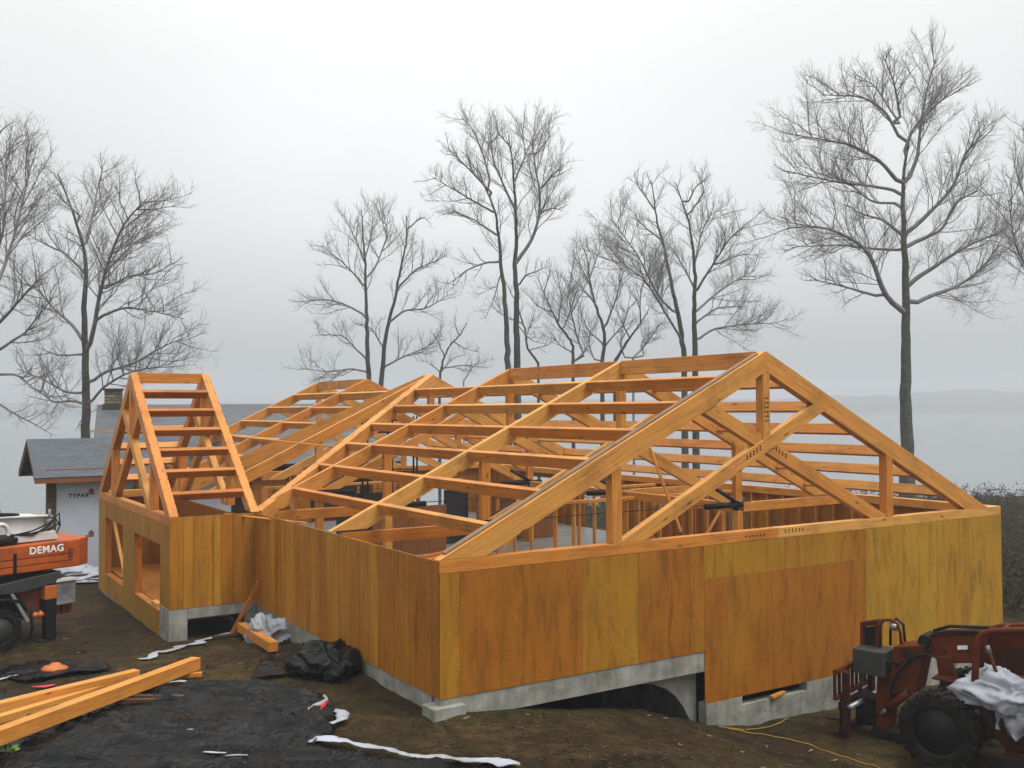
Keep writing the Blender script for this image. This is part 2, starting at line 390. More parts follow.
def hills():
    co = []; f = []; nx = 160
    for j, (d, hs) in enumerate(((1470, 0), (1500, .22), (1560, .62), (1680, 1.0), (1900, .7))):
        for i in range(nx):
            X = -2400+4800*i/(nx-1)
            h = 30+12*noise.noise(Vector((X*.0016, 2, 0)))+7*noise.noise(Vector((X*.006, 5, 0)))+4*noise.noise(Vector((X*.03, j*.4, 0)))
            h *= .75+.3*sstep(-200, 900, X)
            co.append(cg(X, d, LAKE-.5+h*hs))
    for j in range(4):
        for i in range(nx-1): k = j*nx+i; f.append((k, k+1, k+nx+1, k+nx))
    me = bpy.data.meshes.new("hills"); me.from_pydata([tuple(c) for c in co], [], f); me.materials.append(M['hill'])
    tag(obj("hills", me), kind='structure')
hills()

# ------------------------------------------------------------------ the timber frame house
H = thing("timber_frame_house", "half-built house of orange timber roof frames on plywood walls and concrete foundation", "house", (0, 0, 0))
Z0 = .33                      # bottom of the main sheathing

def truss(parent, origin, ax, span, rise, post, d_raft, thick, tb, dots=False, steel=False, mt='timber', notch=False):
    """a scissor truss in the vertical plane through origin along ax; s runs along the plate"""
    ax = Vector(ax); o = Vector(origin); up = Vector((0, 0, 1)); hs = span/2; ta = rise/hs; al = math.atan(ta)
    nrm = ax.cross(up)
    T = thing("roof_truss", None, None, o, None, parent)
    dv = d_raft/math.cos(al)
    under = lambda s: (ta*s if s < hs else ta*(span-s))-dv
    for sd in (0, 1):
        p = [(0, 0), (hs, rise), (hs, rise-dv), (d_raft/math.sin(al), 0)]
        if sd: p = [(span-a, b) for a, b in p]
        Ld = ax*math.cos(al)+up*(math.sin(al)*(1 if not sd else -1))
        mb = MB(); mb.prism(p, o, ax, up, -thick/2, thick/2, Ld, None, tb+random.uniform(-.15, .15))
        ms = [M[mt], M['black_steel']]
        if notch:
            for k in range(1, 13):
                q = o+ax*(hs*k/13 if not sd else span-hs*k/13)+up*(rise*k/13)
                for s2 in (-1, 1):
                    c = q+nrm*(s2*(thick/2-.012)); U = Ld.cross(nrm).normalized()
                    if U.z < 0: U = -U
                    mb.bar(c-Ld*.016+U*.0005, c+Ld*.016+U*.0005, .022, .006, U, None, 0, 1)
        mb.build("rafter", ms, T, .006)
    # king post
    zc = ta*(hs-post-.06)
    mb = MB(); t = thick*.94
    mb.prism([(hs-.1, zc-.12), (hs+.1, zc-.12), (hs+.1, rise-dv*.97), (hs, rise-dv*.72), (hs-.1, rise-dv*.97)], o, ax, up, -t/2, t/2, up, None, tb+.05)
    if dots: holes(mb, [o+ax*(hs+dx)+up*(zc+.35+k*.09)-nrm*0+nrm*(t/2 if nrm.y < 0 else -t/2) for k in range(6) for dx in (-.03, .03)], nrm if nrm.y < 0 else -nrm)
    mb.build("king_post", [M[mt], M['black_steel']], T, .006)
    for sd in (0, 1):
        t = thick*(.98 if sd else .90)
        mb = MB(); s0 = post-.11; s1 = post+.11
        p = [(s0, .0), (s1, .0), (s1, under(s1)+.015), (s0, under(s0)+.015)]
        if sd: p = [(span-a, b) for a, b in p]
        mb.prism(p, o, ax, up, -t/2, t/2, up, None, tb-.2); mb.build("strut", M[mt], T, .006)
        # scissor chord, parallel to the rafter it starts under
        vt = .29; a0 = post+.02; b0 = a0+vt/ta
        tt = lambda s, z0: ta*(s-z0)
        sx = lambda z0: (ta*span-dv+ta*z0)/(2*ta)   # where it meets the far rafter's underside
        p = [(a0, 0), (sx(a0)+.02, tt(sx(a0)+.02, a0)), (sx(b0)+.02, tt(sx(b0)+.02, b0)), (b0, 0)]
        if sd: p = [(span-a, b) for a, b in p]
        t = thick*(.86 if sd else .78)
        shift = (-.012 if sd else .02)*(1 if nrm.y < 0 else -1)
        Ld = (ax*math.cos(al)+up*math.sin(al)) if not sd else (ax*math.cos(al)-up*math.sin(al))
        mb = MB(); mb.prism(p, o, ax, up, -t/2+shift, t/2+shift, Ld, None, tb+(.3 if sd else .38))
        if dots:
            fz = nrm if nrm.y < 0 else -nrm
            off = t/2+abs(shift) if False else t/2
            for k in range(5):
                for e in (0, 1):
                    s_ = (hs-.55+k*.09) if not sd else (span-(hs-.55+k*.09))
                    zz = ta*((s_ if not sd else span-s_)-post-.3)+e*.05
                    holes(mb, [o+ax*s_+up*zz+nrm*(shift)+fz*(t/2)], fz, .022)
        mb.build("scissor_chord", [M[mt], M['black_steel']], T, .006)
    if steel:
        mb = MB(); mb.tube([o+ax*(post)+up*-.06, o+ax*(span-post)+up*-.06], .012, 6); mb.build("tie_rod", M['black_steel'], T)
        for sd in (0, 1):
            f = lambda s: o+ax*(s if not sd else span-s)
            mb = MB(); mb.tube([f(post-.46)+up*-.10, f(post+1.1)+up*-.10], .075, 12)
            mb.build("steel_sleeve", M['black_steel'], T, 0, True)
            mb = MB(); mb.tube([f(post-.05)+up*-.10, f(post+.80)+up*.34], .072, 12); mb.build("steel_arm", M['black_steel'], T, 0, True)
            mb = MB(); mb.tube([f(post-.0)+up*-.12, f(post-.0)+up*-.62], .05, 10); mb.build("steel_socket", M['black_steel'], T, 0, True)
    return T

random.seed(11)
for i, v in enumerate(TV):
    truss(H, (0, v+(.1 if i == 0 else 0), ZP), (1, 0, 0), W, HM, 3.56, .37 if i == 0 else .33, .20 if i == 0 else .15, .1 if i else .02, i == 0, i in (1, 2, 3))
mb = MB(); q0 = Vector((.15, .1, ZP+.072)); q1 = Vector((W/2-.15, .1, ZP+HM-.072)); mb.bar(q0+Vector((0, .03, .019)), q1+Vector((0, .03, .019)), .13, .022, (0, 0, 1)); mb.build("cover_strip", M['grey_board'], H)
for u, nt_ in ((WU+.1, True), (-.02, True)):
    truss(H, (u, VI+.0, ZP), (0, 1, 0), VO-VI, HW, 2.0, .27, .20, -.25, False, False, 'timber', True)

al = math.atan(HM/(W/2))
nl = Vector((-math.sin(al), 0, math.cos(al))); nr = Vector((math.sin(al), 0, math.cos(al)))
def purlin(k, side, v0, v1, parent=H, t0=.1, t1=.08):
    s = W/2*k/7; z = ZP+HM*k/7-.004
    u = s if side == 0 else W-s
    timber("purlin", (u, v0+t0, z), (u, v1-t1, z), .10, .235, parent, 'timber', nl if side == 0 else nr, None, True)
def ridge(v0, v1, t0=.1, t1=.08):
    timber("ridge_beam", (W/2, v0+t0, ZP+HM-.004), (W/2, v1-t1, ZP+HM-.004), .15, .33, H, 'timber', (0, 0, 1), .1, True)
ridge(TV[0], TV[1], .2); ridge(TV[1], TV[2]); ridge(TV[4], TV[5])
VR = (W/2, 14.05, ZP+HM)       # where the valleys meet the ridge
for k in range(1, 7):
    for i in (0, 1, 4): purlin(k, 0, TV[i], TV[i+1], t0=.2 if i == 0 else .08)
    for i in range(5): purlin(k, 1, TV[i], TV[i+1], t0=.2 if i == 0 else .08)
    vv = VI+(VR[1]-VI)*k/7
    if vv-TV[2] > .5: timber("jack_purlin", (W/2*k/7, TV[2]+.08, ZP+HM*k/7-.004), (W/2*k/7, vv-.05, ZP+HM*k/7-.004), .10, .22, H, 'timber', nl, None, True)
    vv = VO+(VR[1]+.4-VO)*k/7
    timber("jack_purlin", (W/2*k/7, vv+.1, ZP+HM*k/7-.03), (W/2*k/7, TV[4]-.08, ZP+HM*k/7-.03), .10, .22, H, 'timber', nl, None, True)
def valley(a, b, w, h, m='timber'):
    a, b = Vector(a), Vector(b); L = (b-a).normalized(); S = L.cross(Vector((0, 0, 1))).normalized(); U = S.cross(L)
    mb = MB(); mb.bar(a, b, w, h, (0, 0, 1), None, -.1, 0, True)
    for k in range(1, 14):
        q = a.lerp(b, k/14)
        for s2 in (-1, 1):
            c = q+S*(s2*(w/2-.02)); mb.bar(c-L*.022+U*.001, c+L*.022+U*.001, .03, .006, U, None, 0, 1)
    return mb.build("valley_rafter", [M[m], M['black_steel']], H, .006)
valley((.05, VI+.05, ZP+.02), (VR[0]-.1, VR[1], VR[2]), .24, .36)
valley((.05, VO-.05, ZP), (VR[0]-.1, VR[1]+.45, VR[2]-.02), .26, .42)
# wing purlins
hsw = (VO-VI)/2; aw = math.atan(HW/hsw)
for k in range(1, 7):
    for sd in (0, 1):
        vv = VI+hsw*k/7 if sd == 0 else VO-hsw*k/7
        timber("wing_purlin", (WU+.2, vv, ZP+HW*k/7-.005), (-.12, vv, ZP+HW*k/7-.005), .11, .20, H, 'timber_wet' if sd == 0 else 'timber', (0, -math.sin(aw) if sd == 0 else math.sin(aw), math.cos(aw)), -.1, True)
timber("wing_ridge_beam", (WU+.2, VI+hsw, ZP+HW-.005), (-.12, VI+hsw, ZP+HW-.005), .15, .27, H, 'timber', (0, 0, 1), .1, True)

# ---- wall plates
BZ = 2.29
def plate(a, b, m='timber', tone=None, w=.2, h=None):
    h = h or (ZP-BZ-.004)
    return timber("wall_plate", a, b, w, h, H, m, (0, 0, 1), tone, True)
zt = ZP-.004
plate((.004, .098, zt), (7.6, .098, zt), 'timber', -.45); 
mb = MB(); mb.bar((7.604, .098, zt), (RS-.004, .098, zt), .2, ZP-BZ-.004, (0, 0, 1), None, .35, 0, True)
holes(mb, [(7.8+k*.1, -.002, zt-.10+e) for k in range(6) for e in (0, .04)] , (0, -1, 0), .018)
mb.build("wall_plate", [M['timber'], M['black_steel']], H, .008)
mb = MB(); holes(mb, [(6.7+k*.1, -.0005, zt-.11) for k in range(6)], (0, -1, 0), .022); 
for p in mb.mi: pass
mb.mi = [0]*len(mb.mi); mb.build("bolt_hole_row", M['black_steel'], H)
plate((.1, .202, zt-.09), (.1, VI, zt-.09), 'timber', .1, .19, .12)
plate((WU+.098, VI, zt), (WU+.098, VO, zt), 'timber', .0)
plate((WU+.2, VI+.1, zt-.09), (0, VI+.1, zt-.09), 'timber', .1, .19, .12)
plate((WU+.2, VO-.1, zt), (0, VO-.1, zt), 'timber')
plate((.1, VO, zt), (.1, 23.8, zt), 'timber')
plate((RS-.1, .202, zt), (RS-.1, 23.8, zt), 'timber')
plate((.2, 23.9, zt), (RS-.2, 23.9, zt), 'timber')

# ---- plywood sheathing
def panel_wall(name, o, ax, panels, nrm, m='ply', t=.02):
    """panels: (s0, s1, z0, z1, tone), each a sheet set a hair in or out of its neighbours"""
    o, ax, nrm = Vector(o), Vector(ax), Vector(nrm); mb = MB(); rnd = random.Random(len(panels)*7+int(o.y))
    for s0, s1, z0, z1, tone in panels:
        jit = rnd.uniform(0, .007); off = (-z0+.2*rnd.randint(0, 200), (s0 if nrm.y < 0 else -s0)+.61*rnd.randint(0, 60))
        a = [o+ax*s+Vector((0, 0, z))+nrm*j for j in (-.02, t*.0+jit) for s, z in ((s0+.003, z0+.001), (s1-.003, z0+.001), (s1-.003, z1-.001), (s0+.003, z1-.001))]
        mb.hexa(a, (0, 0, 1), off, tone)
    return mb.build(name, M[m], H, 0, False, True)
rp = random.Random(3)
FP = [(0.004, .36, Z0, BZ, .45), (.36, 1.57, Z0, BZ, -.02), (1.57, 2.78, Z0, BZ, -.12), (2.78, 4.02, Z0, BZ, .42), (4.02, 5.24, Z0, BZ, .02), (5.24, 5.6, Z0, BZ, .15)]
for a, b, t in ((5.6, 6.35, .45), (6.35, 7.75, .42), (7.75, 8.2, .3), (8.2, 10.22, .25)): FP.append((a, b, 1.66, BZ, t))
for a, b, t in ((5.6, 6.2, -.1), (6.2, 7.4, -.05), (7.4, 8.95, -.15), (8.95, 10.22, -.12)): FP.append((a, b, -.65, 1.66, t))
for a, b, t in ((10.22, 11.45, .85), (11.45, 12.66, .9), (12.66, 13.88, .8), (13.88, RS-.004, .95)): FP.append((a, b, -.65, BZ, t))
panel_wall("front_sheathing", (0, 0, 0), (1, 0, 0), FP, (0, -1, 0))
LP = []; s = .03
for wd, t in ((.42, -.35), (.62, -.28), (.6, .12), (.62, .0), (.6, .3), (.62, .15), (.6, .22), (.62, .38), (.6, .12), (.62, .3), (.6, .2), (.62, .34), (.6, .1), (.62, .28), (.65, .22)):
    LP.append((s, min(s+wd, VI-.004), Z0, ZP-.02, t+(.02 if s > 1 else 0))); s += wd
LP[-1] = (LP[-1][0], VI-.004, Z0, ZP-.02, .25)
panel_wall("left_sheathing", (0, 0, 0), (0, 1, 0), LP, (-1, 0, 0), 'ply_striped')
WP = []; edges = [0.004, .3, .52, .98, 1.15, 1.42, 1.66, 1.966]
for (a, b), t in zip(zip(edges, edges[1:]), (.05, .45, .12, .5, .05, .1, -.1)): WP.append((a, b, .42, ZP-.02, t))
panel_wall("wing_front_sheathing", (WU, VI, 0), (1, 0, 0), WP, (0, -1, 0), 'ply_striped')
def opening_wall(name, o, ax, s0, s1, z0, z1, ops, nrm, tone, step=1.22, zlow=None):
    P = []; cur = s0
    for (a, b, c, d) in sorted(ops)+[(s1, s1, 0, 0)]:
        while cur < a-1e-6:
            e = min(cur+step, a); P.append((cur, e, z0, z1, tone+rp.uniform(-.2, .2))); cur = e
        if b > a:
            if c > z0+.01: P.append((a, b, z0, c, tone+rp.uniform(-.2, .2)))
            if d < z1-.01: P.append((a, b, d, z1, tone+rp.uniform(-.2, .2)))
            cur = b
    return panel_wall(name, o, ax, P, nrm)
opening_wall("wing_side_sheathing", (WU, VI, 0), (0, 1, 0), .004, VO-VI-.004, -.36, BZ, [(.9, 3.7, .24, 1.78), (5.12, 7.68, .2, 1.81)], (-1, 0, 0), .6)
P_ops = [(11.7, 12.6, .9, 2.15), (14.9, 16.7, .42, 2.15), (8.3, 9.0, .9, 2.1), (18.5, 20.3, .6, 2.1)]
opening_wall("right_sheathing", (RS, 0, 0), (0, 1, 0), .004, 23.9, Z0-.9, BZ, P_ops, (1, 0, 0), .1)
opening_wall("back_sheathing", (0, 24.0, 0), (1, 0, 0), .004, RS-.004, Z0-.9, BZ, [(2.2, 4.6, .5, 2.1), (7, 9.6, .42, 2.2), (11.5, 13.2, .6, 2.1)], (0, 1, 0), .1)
opening_wall("rear_left_sheathing", (0, VO, 0), (0, 1, 0), .004, 24-VO, Z0-.9, BZ, [], (-1, 0, 0), .1)
opening_wall("wing_back_sheathing", (WU, VO, 0), (1, 0, 0), .004, -WU, Z0-.9, BZ, [], (0, 1, 0), .1)
# window framing in the wing wall (sills, jambs, cripple) and the bracing inside
for (a, b, c, d) in ((.9, 3.7, .24, 1.78), (5.12, 7.68, .2, 1.81)):
    f = thing("window_opening", None, None, (WU+.1, VI+(a+b)/2, c), None, H)
    for nm, p, q in (("sill", (WU+.1, VI+a, c-.05), (WU+.1, VI+b, c-.05)), ("header", (WU+.1, VI+a, d+.1), (WU+.1, VI+b, d+.1))):
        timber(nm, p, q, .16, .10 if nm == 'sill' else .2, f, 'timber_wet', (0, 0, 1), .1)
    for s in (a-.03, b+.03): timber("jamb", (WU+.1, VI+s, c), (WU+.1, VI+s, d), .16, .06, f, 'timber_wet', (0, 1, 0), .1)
timber("brace", (WU+.16, VI+7.3, 1.78), (WU+.16, VI+5.5, .25), .04, .09, H, 'timber', (1, 0, 0), .4)
timber("block", (WU+.1, VI+1.45, .26), (WU+.1, VI+1.95, .26), .14, .14, H, 'timber', (0, 0, 1), .4)

# studs inside the right wall, back wall, wing inner wall and two partitions
def studs(fixed, axis, s0, s1, step, z0, z1, ops=(), m='timber'):
    s = s0
    while s < s1:
        if not any(a-.02 < s < b+.02 for a, b, *_ in ops):
            a = (fixed, s, z0) if axis == 'v' else (s, fixed, z0)
            b = (a[0], a[1], z1)
            timber("stud", a, b, .14, .045, H, m, (0, 1, 0) if axis == 'v' else (1, 0, 0), None, False, None, 0)
        s += step
studs(RS-.1, 'v', 4.2, 20, .62, .42, BZ, P_ops)
studs(23.88, 'u', 6.1, 14, .9, .42, BZ, [(7, 9.6), (11.5, 13.2)])
studs(8.6, 'u', 8.2, 14.8, .62, .42, 2.2, [(9.3, 10.2), (12, 13)])
mb = MB(); mb.prism([(9.25, .42), (12.4, .42), (12.4, 2.15), (9.25, 2.15)], (0, 14.7, 0), (1, 0, 0), (0, 0, 1), -.02, .02, (0, 0, 1)); mb.build("partition_sheathing", M['dark_wood'], H)
mb = MB(); mb.prism([(5.0, .42), (7.5, .42), (7.5, 1.9), (5.0, 1.9)], (0, 13.6, 0), (1, 0, 0), (0, 0, 1), -.02, .02, (0, 0, 1)); mb.build("partition_sheathing", M['dark_wood'], H)
studs(12.3, 'u', 8.6, 14.8, .62, .42, 2.2, [(10.4, 11.3)])
timber("partition_plate", (8.5, 12.3, 2.26), (14.9, 12.3, 2.26), .14, .09, H, 'timber')
timber("brace", (8.7, 12.2, .45), (10.2, 12.2, 2.1), .09, .04, H, 'timber', (0, 1, 0), .2)
timber("brace", (13.2, 8.5, .45), (14.6, 8.5, 2.1), .09, .04, H, 'timber', (0, 1, 0), .2)
for k in range(6):
    timber("stored_plank", (5.6+.1*k, 11.0+.3*k, .46+.05*(k % 2)), (8.9+.2*k, 13.0+.27*k, .46+.05*(k % 2)), .24, .05, H, 'timber_wet' if k % 2 else 'timber')
for k in range(4):
    timber("stored_plank", (9.6+.05*k, 2.2+.26*k, .46), (13.6, 3.4+.26*k, .46), .22, .06, H, 'timber_wet')
timber("partition_plate", (8.1, 8.6, 2.28), (14.9, 8.6, 2.28), .14, .09, H, 'timber')
mb = MB(); mb.prism([(8.3, .42), (9.2, .42), (9.2, 2.2), (8.3, 2.2)], (0, 15.2, 0), (1, 0, 0), (0, 0, 1), -.03, .03); mb.build("black_paper_panel", M['black_paper'], H)
mb = MB(); mb.prism([(5.2, .42), (7.6, .42), (7.6, 2.1), (5.2, 2.1)], (0, 16.9, 0), (1, 0, 0), (0, 0, 1), -.03, .03); mb.build("black_paper_panel", M['black_paper'], H)
studs(18.6, 'u', 3.5, 9.6, .8, .42, 2.2, [(5, 6)])
timber("partition_plate", (3.3, 18.6, 2.28), (9.8, 18.6, 2.28), .14, .09, H, 'timber')
# inner posts and beams under the trusses
for v in TV[1:5]:
    for u in (3.56, W-3.56): timber("post", (u, v, .42), (u, v, 2.24), .2, .2, H, 'timber', (0, 1, 0), .15)
for a, b in ((TV[1], TV[2]), (TV[2], TV[3])):
    timber("header_beam", (W-3.56, a+.1, 2.44), (W-3.56, b-.1, 2.44), .15, .24, H, 'timber', (0, 0, 1), .3, True)
timber("header_beam", (3.56, TV[2]+.1, 2.44), (3.56, TV[3]-.1, 2.44), .15, .24, H, 'timber', (0, 0, 1), .1, True)
timber("header_beam", (W-3.4, TV[1], 2.45), (RS-.25, TV[1], 2.45), .15, .24, H, 'timber', (0, 0, 1), .3, True)
timber("header_beam", (W-3.4, TV[2], 2.45), (RS-.25, TV[2], 2.45), .15, .24, H, 'timber', (0, 0, 1), .3, True)
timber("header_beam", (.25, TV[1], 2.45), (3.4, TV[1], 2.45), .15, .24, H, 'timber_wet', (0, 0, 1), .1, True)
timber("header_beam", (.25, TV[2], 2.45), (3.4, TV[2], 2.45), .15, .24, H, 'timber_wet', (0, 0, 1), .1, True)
# wing inner wall
opening_wall("wing_inner_sheathing", (.02, VI, 0), (0, 1, 0), .25, VO-VI-.2, .3, 2.3, [(.9, 1.5, .7, 1.7), (4.0, 5.2, .7, 1.9)], (-1, 0, 0), -.1)
timber("stored_plank", (-.5, VI+.6, .72), (-.5, VI+4.6, .72), .05, .25, H, 'old_wood')

# ---- foundation
mb = MB()
mb.box((.02, .012, -.05), (5.62, .22, Z0-.002))
mb.build("grade_beam", M['concrete'], H, .01)
mb = MB(); mb.box((-.16, -.10, -.6), (.42, .30, .22)); mb.build("corner_pier", M['concrete'], H, .012)
mb = MB(); mb.prism([(3.9, -.06), (3.9, -.10), (4.5, -.16), (4.85, -.30), (5.1, -.48), (5.3, -.72), (5.45, -.98), (5.615, -1.25), (5.615, -.06)], (0, .26, 0), (1, 0, 0), (0, 0, 1), -.22, 0); mb.build("inner_pier", M['concrete'], H, 0)
mb = MB(); mb.box((5.62, -.012, -1.9), (6.55, .2, -.654)); mb.box((6.55, -.012, -1.9), (8.35, .2, -.82)); mb.box((8.35, -.012, -1.9), (RS-.02, .2, -.654)); 
mb.build("stepped_foundation", M['concrete'], H, 0)
mb = MB(); mb.box((5.62, .50, -1.9), (5.80, 3.2, .29)); mb.build("return_wall", M['concrete'], H, .01)
mb = MB(); mb.box((.012, .32, -1.9), (.21, VI, Z0-.002)); mb.build("side_foundation", M['concrete'], H, .01)
mb = MB(); mb.box((WU-.012, VI+.004, -1), (WU+.40, VI+.9, .41)); mb.build("wing_pier", M['concrete'], H, .012)
mb = MB(); mb.box((WU+.404, VI+.004, .17), (.0, VI+.2, .41)); mb.build("wing_lintel", M['concrete'], H, .01)
mb = MB(); mb.box((-.24, VI+.008, -1), (.006, VI+.19, .168)); mb.build("vent_jamb", M['concrete'], H, .01)
mb = MB(); mb.box((WU+.008, VI+.904, -1.2), (WU+.2, VO, -.364)); mb.build("wing_foundation", M['concrete'], H, .01)
mb = MB(); mb.box((.02, VO, -1.9), (.2, 24, Z0-.9)); mb.box((.2, 23.8, -1.9), (RS-.2, 23.99, Z0-.9)); mb.box((RS-.2, .21, -1.9), (RS-.02, 23.99, Z0-.91)); mb.build("rear_foundation", M['concrete'], H)
mb = MB(); mb.box((.23, .24, .30), (RS-.24, 23.7, .41)); mb.build("floor_deck", M['deck'], H)
mb = MB(); mb.box((WU+.23, VI+.23, .10), (.0, VO-.2, .22), (0, 1, 0)); mb.build("wing_floor", M['ply'], H)
# scrap lodged in the notch of the stepped foundation
tag(timber("wood_block", (7.3, -.05, -.78), (7.75, .05, -.77), .09, .06, None, 'timber', (0, 0, 1), .3), "small orange wood block lying in the notch under the front plywood", "block")

# ---- loose boards up on the frames
def loose(label, a, b, Za, Zb, w=.09, h=.04, m='timber'):
    p, q = at(*a, Za), at(*b, Zb)
    tag(timber("loose_board", p, q, w, h, None, m, (0, 0, 1), .1, False, None, .004), label, "board", "loose boards on the roof frame")
loose("long thin board running from the wing frame to the valley rafter", (201, 433), (336, 447), 30.6, 27.6)
loose("thin board laid between the middle rafters below the ridge", (404, 392), (481, 397.5), 31.2, 27.5)
loose("short board lying on the rear purlins at left", (246, 421), (306, 425), 38.0, 37.0)
loose("thin board sticking out left of the wing gable", (90, 431), (172, 434), 31.4, 31.8)
loose("thin diagonal stick leaning inside the front gable", (650, 448), (681, 532), 19.6, 19.0, .06, .04)

loose("thin stick lying over the wall top at the inner corner", (225, 514), (306, 523), 23.6, 21.6, .07, .03)
# black scaffold frames inside
def scaffold():
    b = at(388, 470, 33.0); o = thing("scaffold", "black tubular scaffold standing inside the frame before the grey roof", "scaffold", (b[0], b[1], .42))
    ax = Vector(RH); ay = Vector(FH); B = Vector((b[0], b[1], .42))
    zt = 4.85
    for sx in (-.85, 0, .85):
        for sy in (0, 1.2):
            mb = MB(); mb.tube([B+ax*sx+ay*sy, B+ax*sx+ay*sy+Vector((0, 0, zt-.42-(.2 if sx else 0)))], .03, 6); mb.build("upright", M['black_steel'], o)
    for z in (1.2, 2.4, 3.2, 3.7, 4.1):
        for sy in (0, 1.2):
            mb = MB(); mb.tube([B+ax*-.85+ay*sy+Vector((0, 0, z)), B+ax*.85+ay*sy+Vector((0, 0, z))], .025, 6); mb.build("rail", M['black_steel'], o)
scaffold()

# ------------------------------------------------------------------ buildings behind
UA = Vector((1, 0, 0)); VA = Vector((0, 1, 0)); ZA = Vector((0, 0, 1))
def shed():
    Rl = cg(-16.9, 34.5, 3.92)                # left end of the ridge
    b = Vector((Rl.x, Rl.y, -.6)); o = thing("shed", "small shed with slate grey shingle roof and white house wrap beside the wing", "shed", b)
    ln = 7.0; run = 2.35; dz = 1.22; th = .09
    r0 = Rl
    for sd, nm in ((-1, "roof"), (1, "roof")):
        e = r0+VA*(sd*run)-ZA*dz; mb = MB()
        d = (e-r0).normalized(); nn = UA.cross(d); nn = nn if nn.z > 0 else -nn
        c = [r0, r0+UA*ln, e+UA*ln, e]
        mb.hexa([p-nn*th for p in c]+[p for p in c], UA); mb.build("roof", M['shingles'], o, 0, False, True)
        mb = MB(); mb.bar(e-nn*.10+d*.012, e+UA*ln-nn*.10+d*.012, .03, .2, ZA); mb.build("fascia", M['dark_wood'], o)
        mb = MB(); mb.bar(r0-nn*(th+.07)+UA*.04, e-nn*(th+.07)+UA*.04, .05, .13, nn); mb.build("rake_board", M['dark_wood'], o)
    y0 = r0.y-run+.45; y1 = r0.y+run-.45; zt = r0.z-dz+.08
    mb = MB(); mb.box((r0.x+.42, y0-.02, -2.2), (r0.x+.70, y0+.26, zt)); mb.build("corner_post", M['old_wood'], o, .01)
    mb = MB(); mb.box((r0.x+.72, y0+.05, -2.2), (r0.x+ln-.4, y0+.2, zt+.05)); mb.build("wrapped_wall", M['tyvek'], o)
    mb = MB(); mb.box((r0.x+.38, y0-.04, zt+.0), (r0.x+ln-.4, y0+.02, zt+.16)); mb.build("header", M['dark_wood'], o)
    # printing on the wrap
    def text(s, loc, size, m, par, rotz=0, ext=.002, bold=.01, slant=0, name="lettering", ax=UA, up=ZA):
        cu = bpy.data.curves.new(name, 'FONT'); cu.body = s; cu.size = size; cu.extrude = ext; cu.offset = bold*size; cu.shear = slant; cu.align_x = 'LEFT'; cu.space_character = 1.0+bold*4
        t = bpy.data.objects.new("t", cu); C.objects.link(t)
        me = bpy.data.meshes.new_from_object(t.evaluated_get(bpy.context.evaluated_depsgraph_get())); bpy.data.objects.remove(t)
        me.materials.clear(); me.materials.append(m); n = ax.cross(up)
        w = max(v.co.x for v in me.vertices)
        b0 = base_of(par)
        for v in me.vertices: p = Vector(loc)+ax*v.co.x+up*v.co.y+n*v.co.z-b0; v.co = p
        return obj(name, me, par), w
    yb = y0+.05
    for k, (dx, z) in enumerate(((.16, 1.98), (.16, .55), (1.6, 2.0), (1.6, .6))):
        x = r0.x+.95+dx
        text("TYPAR", (x-.02, yb-.004, z-.02), .19, M['wrap_print'], o, 0, .002, .045, .1, "wrap_lettering")
        mb = MB(); mb.prism([(0, 0), (.17, 0), (.17, .13), (.085, .21), (0, .13)], (x+.62, yb-.004, z+.05), UA, ZA, -.001, .003); mb.build("wrap_emblem", M['red_print'], o)
        mb = MB(); mb.prism([(-.02, .13), (.085, .24), (.19, .13), (.17, .12), (.085, .205), (0, .12)], (x+.62, yb-.004, z+.05), UA, ZA, .0, .006); mb.build("wrap_emblem", M['wrap_print'], o)
    return text
text = shed()

